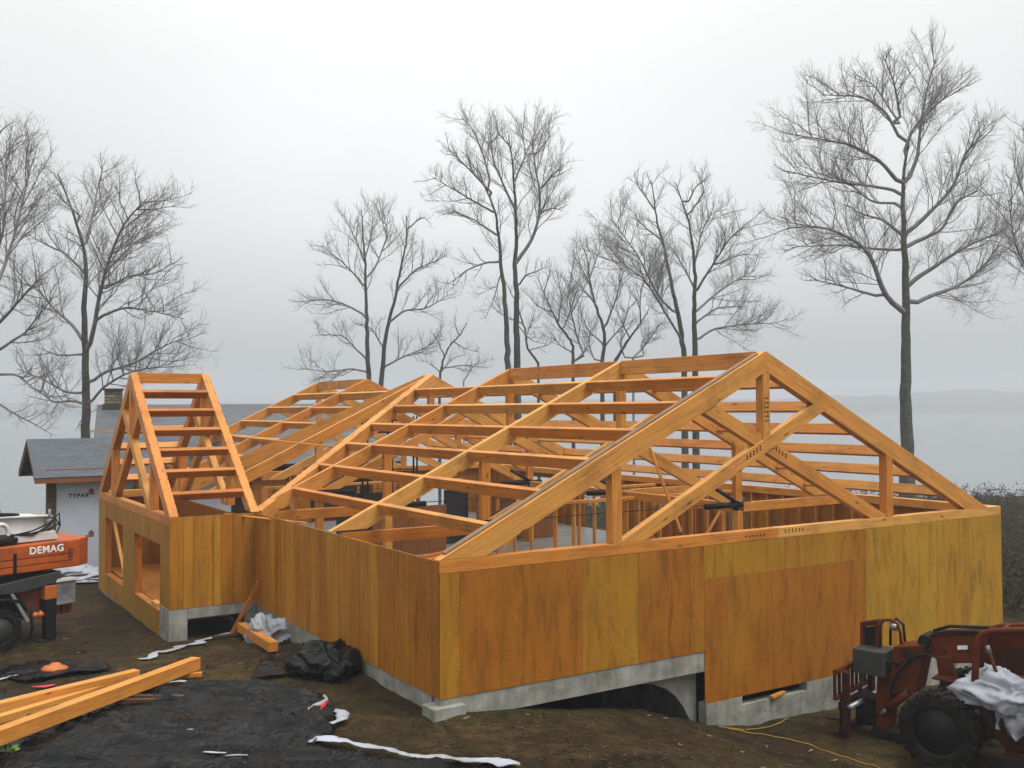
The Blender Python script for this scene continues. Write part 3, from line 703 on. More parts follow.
def grey_house():
    z = 5.16; A = cg(-18.0, 43, 0); Bq = cg(-6.4, 47.2, 0)
    ax = (Bq-A).normalized(); fr = Vector((-ax.y, ax.x, 0)); fr = fr if fr.dot(Vector(FH)) < 0 else -fr
    o = thing("grey_house", "existing house with long pale grey roof and stone chimney behind the frame", "house", (A.x, A.y, -.8))
    ln = (Bq-A).length; r0 = Vector((A.x, A.y, z)); run = 4.8; dz = 2.5
    for sd in (1, -1):
        e = r0+fr*(run*sd)-ZA*dz; d = (e-r0).normalized(); nn = ax.cross(d); nn = nn if nn.z > 0 else -nn
        c = [r0, r0+ax*ln, e+ax*ln, e]; mb = MB(); mb.hexa([p-nn*.12 for p in c]+c, ax); mb.build("roof", M['pale_roof'], o, 0, False, True)
    a = r0+ax*.4; b = r0+ax*(ln-.4)
    mb = MB(); w = run-.6
    mb.prism([(-w, -1.6), (w, -1.6), (w, z-dz+.28), (0, z-.2), (-w, z-dz+.28)], (a.x, a.y, 0), fr, ZA, 0, .2); mb.build("gable_wall", M['old_wood'], o)
    mb = MB(); mb.prism([(-w, -1.6), (w, -1.6), (w, z-dz+.28), (0, z-.2), (-w, z-dz+.28)], (b.x, b.y, 0), fr, ZA, 0, .2); mb.build("gable_wall", M['old_wood'], o)
    f0 = a+fr*w; mb = MB(); mb.prism([(.25, -1.6), (ln-1.1, -1.6), (ln-1.1, z-dz+.2), (.25, z-dz+.2)], (f0.x, f0.y, 0), ax, ZA, -.2, 0); mb.build("front_wall", M['old_wood'], o)
    for k in (3.0, 5.2, 7.6):
        p = f0+ax*k+fr*.02; mb = MB(); mb.prism([(0, .6), (1.1, .6), (1.1, 1.9), (0, 1.9)], (p.x, p.y, 0), ax, ZA, -.02, .03); mb.build("window", M['black_paper'], o)
    c = r0+ax*.30; mb = MB()
    def cbox(mb, lo, hi):
        p = lambda x, y, zz: c+ax*x+fr*y+ZA*(zz-z)
        mb.hexa([p(lo[0], lo[1], lo[2]), p(hi[0], lo[1], lo[2]), p(hi[0], hi[1], lo[2]), p(lo[0], hi[1], lo[2]), p(lo[0], lo[1], hi[2]), p(hi[0], lo[1], hi[2]), p(hi[0], hi[1], hi[2]), p(lo[0], hi[1], hi[2])], ax)
    cbox(mb, (0, -.35, z-1), (.72, .35, z+.62)); ch = mb.build("chimney", M['stone'], o, 0, False, True)
    mb = MB(); cbox(mb, (-.05, -.42, z+.622), (.77, .42, z+.70)); mb.build("cap", M['stone_dark'], ch, 0, False, True)
    mb = MB(); cbox(mb, (-.06, -.45, z-.4), (.78, .45, z+.04)); mb.build("flashing", M['stone_dark'], ch, 0, False, True)
grey_house()

# ------------------------------------------------------------------ sheets, strips, heaps
def gz(x, y): return ground(x, y)
def gp(x, y, h=0.0):
    """the spot of ground (plus h) seen at a point of the photo"""
    d = ray(x, y); z = -.1
    for _ in range(30):
        t = (z+h-CAM[2])/d[2]; p = CAM+d*t; z = z*.4+ground(p[0], p[1])*.6
    return (float(p[0]), float(p[1]))
def gps(*pts): return [gp(*p) for p in pts]
def nearest(poly, p):
    best = None
    for a, b in zip(poly, poly[1:]+poly[:1]):
        a, b = Vector(a), Vector(b); d = b-a; t = max(0, min(1, (p-a).dot(d)/max(d.dot(d), 1e-9))); q = a+d*t
        if best is None or (q-p).length < best[0]: best = ((q-p).length, q)
    return best
def inside(poly, p):
    r = False
    for a, b in zip(poly, poly[1:]+poly[:1]):
        if (a[1] > p[1]) != (b[1] > p[1]) and p[0] < (b[0]-a[0])*(p[1]-a[1])/(b[1]-a[1])+a[0]: r = not r
    return r
def sheet(name, poly, m, label, cat, res=.09, lift=.03, amp=.05, seed=0, freq=1.3, fold=(1, .35), parent=None, part=None):
    dense = []
    for a, b in zip(poly, poly[1:]+poly[:1]):
        a, b = Vector(a), Vector(b); n = max(1, int((b-a).length/.3)); d = (b-a).normalized(); pn = Vector((-d.y, d.x))
        for k in range(n):
            q = a.lerp(b, k/n); dense.append(tuple(q+pn*(noise.noise(Vector((q.x*2.2, q.y*2.2, seed)))*.09)))
    xs = [p[0] for p in dense]; ys = [p[1] for p in dense]
    nx = int((max(xs)-min(xs))/res)+2; ny = int((max(ys)-min(ys))/res)+2
    P = {}; ins = {}
    for j in range(ny):
        for i in range(nx):
            p = Vector((min(xs)+i*res, min(ys)+j*res)); ins[i, j] = inside(dense, p); P[i, j] = p
    idx = {}; co = []; f = []
    def vid(i, j):
        if (i, j) in idx: return idx[i, j]
        p = P[i, j]
        dd = nearest(dense, p) if not ins[i, j] or i % 2 == 0 else (1, p)
        if not ins[i, j]: p = dd[1]
        q = Vector(((p.x*RH[0]+p.y*RH[1])*.42*freq, (p.x*FH[0]+p.y*FH[1])*1.5*freq, seed))
        w = (1-abs(noise.noise(q+Vector((noise.noise(q*.7)*1.2, 0, 0)))))**5*amp*1.3 + noise.noise(q*3.1)*amp*.3 + (1-abs(noise.noise(q*2.3)))**6*amp*.7 + (1-abs(noise.noise(q*5.3)))**6*amp*.3
        co.append((p.x, p.y, gz(p.x, p.y)+lift+w)); idx[i, j] = len(co)-1; return idx[i, j]
    for j in range(ny-1):
        for i in range(nx-1):
            c = [(i, j), (i+1, j), (i+1, j+1), (i, j+1)]
            if sum(ins[k] for k in c) >= 2: f.append([vid(*k) for k in c])
    me = bpy.data.meshes.new(name); me.from_pydata(co, [], f); me.materials.append(m); me.polygons.foreach_set("use_smooth", [True]*len(f))
    o = obj(name, me); md = o.modifiers.new("thick", 'SOLIDIFY'); md.thickness = .008; md.offset = -1
    if label: tag(o, label, cat)
    return o
def strip(name, pts, w, m, label, cat, group=None, seed=0, h=.05):
    h *= .35
    co = []; f = []; n = 0; path = []
    for a, b in zip(pts, pts[1:]):
        a, b = Vector(a), Vector(b); k = max(2, int((b-a).length/.07))
        path += [a.lerp(b, i/k) for i in range(k)]
    path.append(Vector(pts[-1])); NS = 6
    for i, p in enumerate(path):
        d = (path[min(i+1, len(path)-1)]-path[max(i-1, 0)]).normalized(); s = Vector((-d.y, d.x))
        ww = w*(.5+1.1*abs(noise.noise(Vector((i*.13, seed, 1))))+.5*noise.noise(Vector((i*.45, seed, 4))))*(.35+.65*min(1, i/4, (len(path)-1-i)/4))
        sh = noise.noise(Vector((i*.16, seed, 9)))*w*.5
        for j in range(NS):
            t = j/(NS-1)-.5; q = p+s*(t*ww+sh)
            z = gz(q.x, q.y)+(.035 if seed in (1, 8, 9) else .105)+h*(1-4*t*t)*(.5+.6*abs(noise.noise(Vector((i*.3, j*.8, seed)))))+noise.noise(Vector((i*.7, j*1.3, seed)))*h*.4
            co.append((q.x, q.y, z))
    for i in range(len(path)-1):
        for j in range(NS-1): k = i*NS+j; f.append((k, k+1, k+NS+1, k+NS))
    me = bpy.data.meshes.new(name); me.from_pydata(co, [], f); me.materials.append(m); me.polygons.foreach_set("use_smooth", [True]*len(f))
    o = obj(name, me); md = o.modifiers.new("thick", 'SOLIDIFY'); md.thickness = .006
    return tag(o, label, cat, group)
def heap(name, c, r, m, label, cat, seed=0, amp=.35, freq=1.6, flat=.25, rot=0, sub=5):
    bm = bmesh.new(); bmesh.ops.create_icosphere(bm, subdivisions=sub, radius=1)
    for v in bm.verts:
        p = v.co.copy(); q = p*freq+Vector((seed, seed*2, 0))
        qq = q+Vector((noise.noise(q*1.3), noise.noise(q*1.3+Vector((9, 0, 0))), noise.noise(q*1.3+Vector((0, 9, 0)))))*.5
        d = (1-abs(noise.noise(qq*1.2)))**2*amp-amp*.5+noise.noise(q*.8)*amp*.9+(1-abs(noise.noise(Vector((qq.x*3.5, qq.y*2.2, qq.z*2.2)))))**5*amp*.42+(1-abs(noise.noise(qq*6)))**5*amp*.12
        p = p*(1+d); p.z = max(p.z, -flat+noise.noise(q*3)*.06)
        v.co = Vector((p.x*r[0], p.y*r[1], p.z*r[2]))
    me = bpy.data.meshes.new(name); bm.to_mesh(me); bm.free(); me.materials.append(m); me.polygons.foreach_set("use_smooth", [True]*len(me.polygons))
    o = obj(name, me); o.location = c; o.rotation_euler.z = rot
    return tag(o, label, cat) if label else o

# foreground plastic sheeting
sheet("plastic_sheet", gps((120, 692), (147, 690), (200, 689), (258, 690), (300, 694), (326, 701), (336, 720), (334, 738), (312, 752), (400, 766), (520, 772))+[(-2.6, -4.0), (-6.4, -.6), (-8.8, 3.0)]+gps((-60, 705), (0, 697), (60, 694)), M['polythene'], "large wrinkled black plastic sheet spread over the mud in the foreground", "plastic sheet", .055, .03, .075, 3, 1.15)
sheet("plastic_sheet", gps((251, 682), (262, 662), (310, 657), (318, 674)), M['polythene'], "small flat black plastic sheet lying beside the crumpled black heap", "plastic sheet", .06, .03, .04, 8, 1.4)
sheet("plastic_sheet", gps((-20, 676), (40, 664), (95, 664), (112, 672), (30, 684)), M['polythene'], "black plastic scrap on the mud between crane and lumber", "plastic sheet", .08, .03, .05, 12, 1.4)
heap("plastic_heap", (-.56, 3.45, ground(-.56, 3.45)+.09), (.46, .66, .33), M['polythene'], "crumpled black plastic heap piled against the left wall", "plastic heap", 2, .42, 1.0, .3)
heap("plastic_bag", (-.32, 7.35, ground(-.32, 7.35)+.10), (.34, .50, .34), M['white_plastic'], "crumpled white plastic bag lying against the foundation at the inner corner", "plastic bag", 6, .55, 1.3, .3)
heap("plastic_bag", (-2.6, 20.4, -.35), (1.2, .9, .24), M['white_plastic'], "white plastic heap on the ground beyond the crane", "plastic bag", 9, .4, 1.6, .3)
strip("plastic_strip", gps((138, 661), (170, 652), (205, 641), (236, 634)), .34, M['white_plastic'], "crumpled white plastic strip under the wing vent opening", "plastic strip", None, 1)
strip("plastic_strip", gps((146, 690), (180, 687), (215, 689), (258, 690)), .12, M['white_plastic'], "narrow white edge strip along the far side of the black sheet", "plastic strip", None, 2, .03)
strip("plastic_strip", gps((324, 703), (319, 712), (308, 719)), .2, M['white_plastic'], "white torn flap with red print standing on the black sheet corner", "plastic strip", None, 3, .16)
strip("plastic_strip", gps((326, 716), (340, 719), (342, 726), (330, 731)), .2, M['white_plastic'], "curled white plastic tail at the black sheet's right corner", "plastic strip", None, 4, .08)
strip("plastic_strip", gps((327, 709), (321, 718)), .16, M['red_plastic'], "red printed scrap between the two white flaps", "plastic scrap", None, 5, .14)
strip("plastic_strip", gps((312, 748), (345, 748), (380, 756), (420, 764), (470, 768), (520, 772)), .17, M['white_plastic'], "long white plastic strip along the near edge of the black sheet", "plastic strip", None, 6, .05)
strip("plastic_strip", gps((308, 750), (325, 745), (338, 746)), .26, M['white_plastic'], "short wide white plastic scrap at the near end of the black sheet", "plastic strip", None, 7, .08)
strip("plastic_strip", gps((-5, 683), (18, 676), (38, 665)), .3, M['white_plastic'], "white plastic strip on the mud in front of the crane wheel", "plastic strip", None, 8, .04)
strip("plastic_strip", gps((32, 689), (55, 687)), .2, M['red_plastic'], "white and red scrap beside the lumber", "plastic scrap", None, 9, .05)
for k, (x, y, s) in enumerate(((*gp(187, 737), .07), (*gp(174, 744), .07), (*gp(196, 760), .34), (*gp(225, 764), .25))):
    lab = ["tiny white paper scrap on the black sheet, the farther of two", "tiny white paper scrap on the black sheet, the nearer of two", "white plastic shred at the bottom edge of the black sheet, left one", "white plastic shred at the bottom edge of the black sheet, right one"][k]
    strip("plastic_scrap", [(x, y), (x+s, y-s*.8)], .07, M['white_plastic'], lab, "plastic scrap", None, 20+k, .02)
def pan():
    q = gp(55, 673); c = Vector((*q, ground(*q)+.03)); mb = MB()
    mb.lathe([(.001, .02), (.17, .02), (.25, .01), (.26, .05), (.20, .10), (.11, .12), (.08, .16), (.02, .17), (.001, .17)], c, (.1, .05, 1), 24)
    tag(mb.build("bucket_lid", M['orange_plastic'], None, 0, True), "orange plastic lid lying on the mud behind the lumber", "lid")
pan()

# lumber
def lum(a, b, za, zb, w, h, label, name="timber_beam", m='timber', cat="beam", tone=.1, ext=0, up=(0, 0, 1)):
    a, b = Vector((*a, 0)), Vector((*b, 0)); d = (b-a).normalized(); b = b+d*ext
    p = Vector((a.x, a.y, ground(a.x, a.y)+za)); q = Vector((b.x, b.y, ground(b.x, b.y)+zb))
    return tag(timber(name, p, q, w, h, None, m, up, tone, False, None, .008), label, cat)
lum(gp(196, 663, .22), gp(0, 733, .36), .22, .36, .20, .22, "big square timber beam on top of the foreground lumber stack", ext=2.6, tone=.15)
lum(gp(137, 675, .16), gp(0, 706, .30), .16, .30, .18, .20, "second timber beam behind the big foreground beam", ext=2.2, tone=.4)
lum(gp(108, 686, .12), gp(0, 718, .22), .12, .22, .16, .12, "low plank lying between the two foreground beams", "timber_plank", cat="plank", ext=2, tone=.3)
lum(gp(118, 703), gp(184, 704), .09, .10, .09, .09, "dark wet stick lying under the foreground beam on the black sheet", "wood_stick", 'old_wood', "stick")
lum(gp(115, 707), gp(155, 707), .09, .10, .09, .08, "shorter dark stick nearer on the black sheet", "wood_stick", 'old_wood', "stick")
lum(gp(5, 743), gp(53, 743), .08, .09, .05, .05, "thin brown stick at the lower left on the black sheet", "wood_stick", 'old_wood', "stick")
lum(gp(172, 680), gp(202, 677), .06, .05, .10, .08, "short board offcut beyond the end of the big beam", "board_offcut", 'timber', "offcut")
lum(gp(212, 640), gp(245, 636), .06, .06, .10, .05, "brown plank lying flat below the wing vent", "wood_plank", 'old_wood', "plank")
lum((-.55, 8.45), (-.72, 5.75), .22, .13, .19, .20, "square timber beam lying on the mud by the inner corner", tone=.2)
a = Vector((-.75, 8.6, ground(-.75, 8.6)+.0)); b = Vector((-.03, 8.75, .95))
tag(timber("leaning_board", a, b, .09, .05, None, 'timber_wet', (0, 1, 0), -.1), "orange board leaning against the wall at the inner corner", "board")
# yellow cord
def cord(pts, label):
    P = []
    for a, b in zip(pts, pts[1:]):
        for k in range(12):
            t = k/12; x = a[0]+(b[0]-a[0])*t; y = a[1]+(b[1]-a[1])*t
            x += noise.noise(Vector((x*1.3, y*1.3, 5)))*.12; P.append((x, y, ground(x, y)+.03))
    mb = MB(); mb.tube(P, .009, 6); tag(mb.build("cord", M['yellow_cord'], None, 0, True), label, "cord")
cord([(5.7, -.25), (6.3, -.35), (7.2, -.3), (7.7, -.12)], "yellow cord lying along the foot of the stepped foundation")
cord([(5.8, -.35), (6.2, -.9), (6.7, -1.5), (6.85, -2.4), (6.95, -3.2)], "yellow cord running over the mud toward the forklift wheel")

# chips and clods
def chips():
    rnd = random.Random(4); mb = MB()
    for _ in range(1500):
        if rnd.random() < .5: x, y = rnd.uniform(-4, 6), rnd.uniform(-4, -.2)
        else: x, y = rnd.uniform(-4.5, -.2), rnd.uniform(-3, 12)
        z = ground(x, y)+.012; a = rnd.random()*6.3; l = rnd.uniform(.015, .06); w = rnd.uniform(.01, .025)
        d = Vector((math.cos(a), math.sin(a), rnd.uniform(-.2, .2)))
        mb.bar(Vector((x, y, z))-d*l, Vector((x, y, z))+d*l, w, .012, (0, 0, 1), None, rnd.uniform(-.4, .4))
    tag(mb.build("wood_chips", M['old_wood'], None), "small wood chips and clods scattered over the mud", "wood chips", None, 'stuff')
chips()
def shavings():
    rnd = random.Random(14); mb = MB()
    for _ in range(34):
        x, y = (rnd.uniform(-4.5, 8), rnd.uniform(-4, -.15)) if rnd.random() < .45 else (rnd.uniform(-5, -.1), rnd.uniform(-2, 11))
        z = ground(x, y)+.02; a = rnd.random()*6.3; l = rnd.uniform(.02, .075); d = Vector((math.cos(a), math.sin(a), rnd.uniform(-.15, .15)))
        mb.bar(Vector((x, y, z))-d*l, Vector((x, y, z))+d*l, rnd.uniform(.012, .04), .014, (0, 0, 1), None, rnd.uniform(-.4, .4))
    tag(mb.build("wood_offcuts", M['grey_board'], None), "small fresh wood offcuts littering the mud and plastic", "wood litter", None, 'stuff')
shavings()
def clods():
    rnd = random.Random(9); mb = MB()
    for _ in range(2600):
        x, y = rnd.uniform(-7, 9), rnd.uniform(-6, 11)
        if x > -.1 and y > -.05: continue
        s = rnd.uniform(.012, .05)*(2.0 if rnd.random() < .06 else 1); z = ground(x, y)+s*.25
        p = [Vector((rnd.uniform(.6, 1)*math.cos(k*1.2566)*s, rnd.uniform(.6, 1)*math.sin(k*1.2566)*s, 0)) for k in range(5)]
        c = Vector((x, y, z)); t = c+Vector((rnd.uniform(-.3, .3)*s, rnd.uniform(-.3, .3)*s, s*rnd.uniform(.4, .8)))
        for k in range(5): mb.face([c+p[k]-Vector((0, 0, s*.4)), c+p[(k+1) % 5]-Vector((0, 0, s*.4)), t])
    tag(mb.build("clods", M['soil'], None), "lumps of earth and stones scattered on the mud", "clods", None, 'stuff')
clods()

# ------------------------------------------------------------------ vehicles
class Local:
    """builds in a vehicle's own frame: x forward, y to its left, z up"""
    def __init__(s, root, O, ax, lat): s.root, s.O, s.A, s.L = root, Vector(O), Vector(ax), Vector(lat)
    def p(s, x, y, z): return s.O+s.A*x+s.L*y+ZA*z
    def box(s, name, lo, hi, m, parent=None, bevel=.015):
        mb = MB(); a, b = lo, hi
        mb.hexa([s.p(a[0], a[1], a[2]), s.p(b[0], a[1], a[2]), s.p(b[0], b[1], a[2]), s.p(a[0], b[1], a[2]), s.p(a[0], a[1], b[2]), s.p(b[0], a[1], b[2]), s.p(b[0], b[1], b[2]), s.p(a[0], b[1], b[2])], s.A)
        return mb.build(name, m, parent or s.root, bevel, False, True)
    def plate(s, name, poly, y0, y1, m, parent=None, bevel=.012):
        mb = MB(); n = [s.p(x, y0, z) for x, z in poly]; q = [s.p(x, y1, z) for x, z in poly]
        mb.face(n[::-1], s.A); mb.face(q, s.A)
        for i in range(len(n)):
            j = (i+1) % len(n); mb.face([n[i], n[j], q[j], q[i]], s.A)
        return mb.build(name, m, parent or s.root, bevel, False, True)
    def tube(s, name, pts, r, m, parent=None, n=10):
        mb = MB(); mb.tube([s.p(*q) for q in pts], r, n); return mb.build(name, m, parent or s.root, 0, True, True)
    def wheel(s, x, y, r, w, m_rim='rust_orange', lugs=22, hub=None):
        sg = 1 if y > 0 else -1
        c = s.p(x, y, r); mb = MB(); ax = s.L*sg
        k = r*.57
        mb.lathe([(k, -w*.38), (k*1.15, -w*.5), (r*.86, -w*.5), (r*.96, -w*.42), (r*.97, 0), (r*.96, w*.42), (r*.86, w*.5), (k*1.15, w*.5), (k, w*.38), (k, -w*.38)], c, ax, 56)
        a0 = ax.orthogonal().normalized(); a1 = ax.cross(a0)
        for i in range(lugs*2):
            th = (i+.5)*math.pi/lugs; sd = 1 if i % 2 else -1
            d = a0*math.cos(th)+a1*math.sin(th); t = ax.cross(d)
            mb.bar(c+d*r*.965+ax*(sd*w*.04)+t*.04*r*2, c+d*r*.93+ax*(sd*w*.5)-t*.04*r, r*.085, r*.13, d)
        ty = mb.build("wheel", M['rubber'], s.root, 0, False, True)
        mb = MB(); mb.lathe([(.001, w*.10), (r*.16, w*.12), (r*.18, w*.22), (r*.22, w*.22), (r*.24, w*.08), (r*.46, w*.02), (r*.50, w*.30), (r*.57, w*.42), (r*.585, w*.40), (r*.585, -w*.4), (.001, -w*.4)], c, ax, 48)
        rm = mb.build("rim", M[m_rim], ty, 0, True, True)
        mb = MB()
        for i in range(8):
            th = i*math.pi/4; d = a0*math.cos(th)+a1*math.sin(th)
            mb.lathe([(.001, w*.12), (.018, w*.12), (.018, w*.04), (.001, w*.04)], c+d*r*.33, ax, 6)
        mb.build("wheel_nuts", M['grey_steel'], ty)
        return ty

def forklift():
    O = Vector((7.9, -3.34, -1.31)); A = Vector((-.281, .960, 0)); Lf = Vector((-.960, -.281, 0))   # L points at the camera
    root = thing("forklift", "rusty orange rough-terrain telescopic forklift parked before the front wall", "forklift", O)
    s = Local(root, O, A, Lf)
    OR, RU, BK, DG = M['lift_orange'], M['lift_rust'], M['black_steel'], M['dark_grey']
    for x in (.05, -2.6):
        for y in (-.02, -2.0): s.wheel(x, y-.02 if y > -1 else y, .66, .40, 'black_steel')
    s.tube("axle", [(.05, -.2, .62), (.05, -1.85, .62)], .11, BK); s.tube("axle", [(-2.6, -.2, .62), (-2.6, -1.85, .62)], .11, BK)
    s.plate("chassis", [(.55, .55), (.55, .92), (-.2, 1.06), (-3.4, 1.1), (-3.4, .6)], -1.55, -.42, RU)
    # boom: slopes down to the front from a high rear pivot
    s.plate("boom", [(.52, 1.80), (.50, 2.06), (-3.6, 2.86), (-3.6, 2.34), (.1, 1.62), (.36, 1.66)], -1.22, -.82, OR, None, .02)
    bt = s.plate("boom_top_plate", [(.45, 2.075), (.45, 2.095), (-3.2, 2.80), (-3.2, 2.78)], -1.26, -.78, RU)
    s.tube("hydraulic_hose", [(.4, -.84, 2.10), (.1, -.80, 2.20), (-.4, -.80, 2.26), (-.8, -.82, 2.33)], .028, BK)
    s.tube("hydraulic_hose", [(.48, -1.1, 2.10), (.2, -1.12, 2.22), (-.5, -1.1, 2.30)], .03, BK)
    s.plate("boom_roller", [(.62, 1.86), (.66, 1.95), (.62, 2.05), (.50, 2.08), (.42, 2.0), (.46, 1.88)], -1.28, -.76, BK)
    for k, (y0, r_) in enumerate(((-.72, .018), (-.70, .015), (-.74, .02))):
        s.tube("hydraulic_hose", [(1.25, y0, 1.30-.06*k), (1.12, y0+.06, 1.05-.05*k), (.98, y0+.05, 1.35), (.74, y0+.04, 1.62+.05*k), (.50, y0-.02, 1.74), (.2, y0-.02, 1.70)], r_, BK)
    s.tube("hydraulic_hose", [(1.6, -.62, 1.24), (1.66, -.58, .95), (1.55, -.6, .62), (1.4, -.7, .42)], .02, BK)
    for x in (.44, .2, -.2, -.7): s.tube("bolt_head", [(x, -.83, 1.78-.18*(x-.44)), (x, -.80, 1.78-.18*(x-.44))], .022, BK)
    s.plate("label_plate", [(-.02, 1.89), (-.02, 1.96), (-.19, 1.99), (-.19, 1.92)], -.819, -.808, M['lettering'], None, 0)
    s.plate("side_plate", [(-.3, 1.62), (-.3, 1.95), (-1.25, 2.12), (-1.25, 1.62)], -.82, -.76, RU)
    # knuckle and fork head
    kn = s.plate("boom_knuckle", [(1.08, 1.79), (.51, 1.91), (.62, 1.40), (.70, 1.01), (1.19, .88), (1.14, 1.3)], -1.3, -.74, OR, None, .02)
    mb = MB(); c = s.p(.83, -.735, 1.70)
    mb.lathe([(.075, 0), (.095, 0), (.095, .012), (.075, .012), (.075, 0)], c, Lf, 24); mb.build("emblem_ring", M['black_steel'], kn)
    mb = MB(); mb.bar(s.p(.90, -.735, 1.66), s.p(.76, -.735, 1.74), .012, .03, Lf); mb.bar(s.p(.86, -.733, 1.75), s.p(.80, -.733, 1.65), .012, .02, Lf); mb.build("emblem_mark", M['black_steel'], kn)
    s.tube("pivot_pin", [(1.02, -.71, 1.50), (1.02, -1.33, 1.50)], .055, BK); s.tube("pivot_pin", [(.86, -.71, 1.02), (.86, -1.33, 1.02)], .06, BK)
    s.plate("mast_link", [(1.42, 1.17), (1.17, 1.23), (1.2, .4), (1.23, .11), (1.49, .05)], -1.2, -.80, OR)
    s.tube("tilt_cylinder", [(1.22, -.76, .62), (.82, -.74, 1.00)], .075, OR); s.tube("tilt_rod", [(1.34, -.77, .50), (1.22, -.76, .62)], .04, M['grey_steel'])
    s.plate("link_foot", [(1.55, .0), (1.5, .24), (.95, .22), (.9, .04)], -1.3, -.72, BK)
    s.box("junction_box", (1.20, -1.15, 1.22), (1.80, -.60, 1.68), DG, None, .02)
    s.box("box_hinge", (1.12, -.75, 1.38), (1.20, -.68, 1.52), BK, None, .01)
    # guard cage above the box
    cage = s.plate("guard_frame", [(1.80, 1.66), (1.79, 2.10), (1.44, 2.20), (1.42, 1.68), (1.50, 1.68), (1.50, 2.08), (1.72, 2.02), (1.72, 1.66)], -1.1, -.95, OR, None, .015)
    s.plate("guard_panel", [(1.72, 1.68), (1.72, 2.0), (1.50, 2.06), (1.50, 1.68)], -1.06, -1.03, BK, cage, 0)
    s.tube("guard_hoop", [(1.42, -.98, 1.68), (1.41, -.98, 2.08), (1.36, -.98, 2.19), (1.22, -.98, 2.22), (1.10, -.98, 2.17), (1.04, -.98, 2.0), (1.02, -.98, 1.72)], .03, OR)
    s.tube("guard_hoop", [(1.33, -1.25, 1.68), (1.32, -1.25, 2.10), (1.2, -1.25, 2.2), (1.08, -1.25, 2.1), (1.05, -1.25, 1.72)], .026, BK)
    s.tube("work_lamp", [(1.22, -.98, 2.10), (1.10, -.98, 2.10)], .07, M['grey_steel'])
    # carriage with back rest and forks
    rest = s.box("backrest", (1.90, -1.72, .78), (1.98, -.12, .86), OR, None, .01)
    s.box("backrest_rail", (1.90, -1.72, 1.26), (1.98, -.12, 1.34), OR, rest, .01)
    for k in range(9):
        y = -1.72+k*1.6/8; s.box("backrest_bar", (1.915, y-.022, .86), (1.965, y+.022, 1.26), RU, rest, .005)
    s.box("carriage_bar", (1.82, -1.6, .60), (1.92, -.2, .74), BK); s.box("carriage_bar", (1.82, -1.6, .14), (1.92, -.2, .26), BK)
    for y in (-1.5, -.3): s.box("carriage_post", (1.74, y-.06, .1), (1.86, y+.06, 1.30), RU)
    s.box("carriage_centre", (1.45, -1.2, .25), (1.82, -.75, .75), BK)
    s.tube("carriage_roller", [(1.7, -1.6, .68), (1.7, -.2, .68)], .05, M['grey_steel'])
    for y in (-1.3, -.45):
        s.plate("fork", [(1.92, .76), (1.97, .76), (1.98, .10), (3.05, .045), (3.05, .03), (1.92, .03)], y-.06, y+.06, BK, None, .006)
    # operator frame, cowl
    s.plate("strut_plate", [(.32, 1.74), (.06, 1.78), (-.04, 1.28), (-.02, 1.02), (.22, 1.02), (.26, 1.28)], -.80, -.70, OR)
    s.box("deck_plate", (-.3, -.7, 1.08), (.35, -.35, 1.13), OR)
    s.tube("roll_bar", [(-.46, -.20, 1.1), (-.50, -.20, 1.8), (-.54, -.20, 2.22), (-.62, -.20, 2.36), (-.76, -.20, 2.42), (-1.5, -.20, 2.55), (-2.2, -.20, 2.55), (-2.3, -.20, 2.4), (-2.3, -.20, 1.1)], .06, OR)
    s.tube("roll_bar", [(-.46, -.74, 1.1), (-.52, -.74, 2.2), (-.62, -.74, 2.36), (-.76, -.74, 2.42), (-1.5, -.74, 2.55), (-2.2, -.74, 2.55), (-2.3, -.74, 2.4), (-2.3, -.74, 1.1)], .045, OR)
    for x, z in ((-.9, 2.45), (-1.4, 2.535), (-2.0, 2.555)): s.tube("roof_bar", [(x, -.20, z), (x, -.74, z)], .03, OR)
    s.tube("control_lever", [(-.90, -.24, 1.25), (-.82, -.24, 1.72), (-.70, -.26, 2.08)], .03, OR); s.tube("lever_knob", [(-.71, -.26, 2.05), (-.67, -.26, 2.16)], .04, M['grey_steel'])
    cowl = s.plate("engine_cowl", [(-.47, 1.24), (-.98, 1.34), (-1.3, 1.36), (-1.3, .56), (-.97, .52), (-.90, .58)], -.42, -.12, RU)
    for k in range(6): s.box("louvre", (-.96, -.125, .90+k*.055), (-.74, -.105, .925+k*.055), BK, cowl, .003)
    s.box("step", (-1.6, -.35, .45), (-.95, -.05, .50), RU); s.box("seat_base", (-1.5, -.7, 1.06), (-.75, -.25, 1.25), BK)
    s.box("counterweight", (-4.2, -1.6, .65), (-3.4, -.3, 1.8), OR, None, .05); s.box("engine_box", (-3.4, -.75, 1.1), (-1.7, -.16, 1.62), RU, None, .03)
    s.plate("fender", [(-.55, 1.22), (-.2, 1.38), (.3, 1.40), (.3, 1.43), (-.22, 1.42), (-.58, 1.26)], -.75, -.4, RU)
    # the white tarp
    c = s.p(-.98, -.33, 1.42); rot = math.atan2(A.y, A.x)
    t = heap("tarp", c-Vector((0, 0, .06)), (.62, .36, .36), M['white_plastic'], "crumpled white tarp thrown over the forklift seat", "tarp", 14, .42, .85, .55, rot)
    # hanging folds and a tail
    def drape(name, x0, x1, z0, z1, y, label, seed):
        co = []; f = []; nx, nz = 26, 26
        for j in range(nz):
            for i in range(nx):
                u = i/(nx-1); w = j/(nz-1); x = x0+(x1-x0)*u+.08*noise.noise(Vector((u*2, w*3, seed))); z = z0+(z1-z0)*w*(1-.35*abs(u-.5)+.22*noise.noise(Vector((u*3.5, seed, 0))))
                yy = y+.09*math.sin(u*9+seed+1.5*noise.noise(Vector((u, w*2, seed))))*(.3+w)+.06*noise.noise(Vector((u*4, w*4, seed)))
                co.append(s.p(x, yy, z))
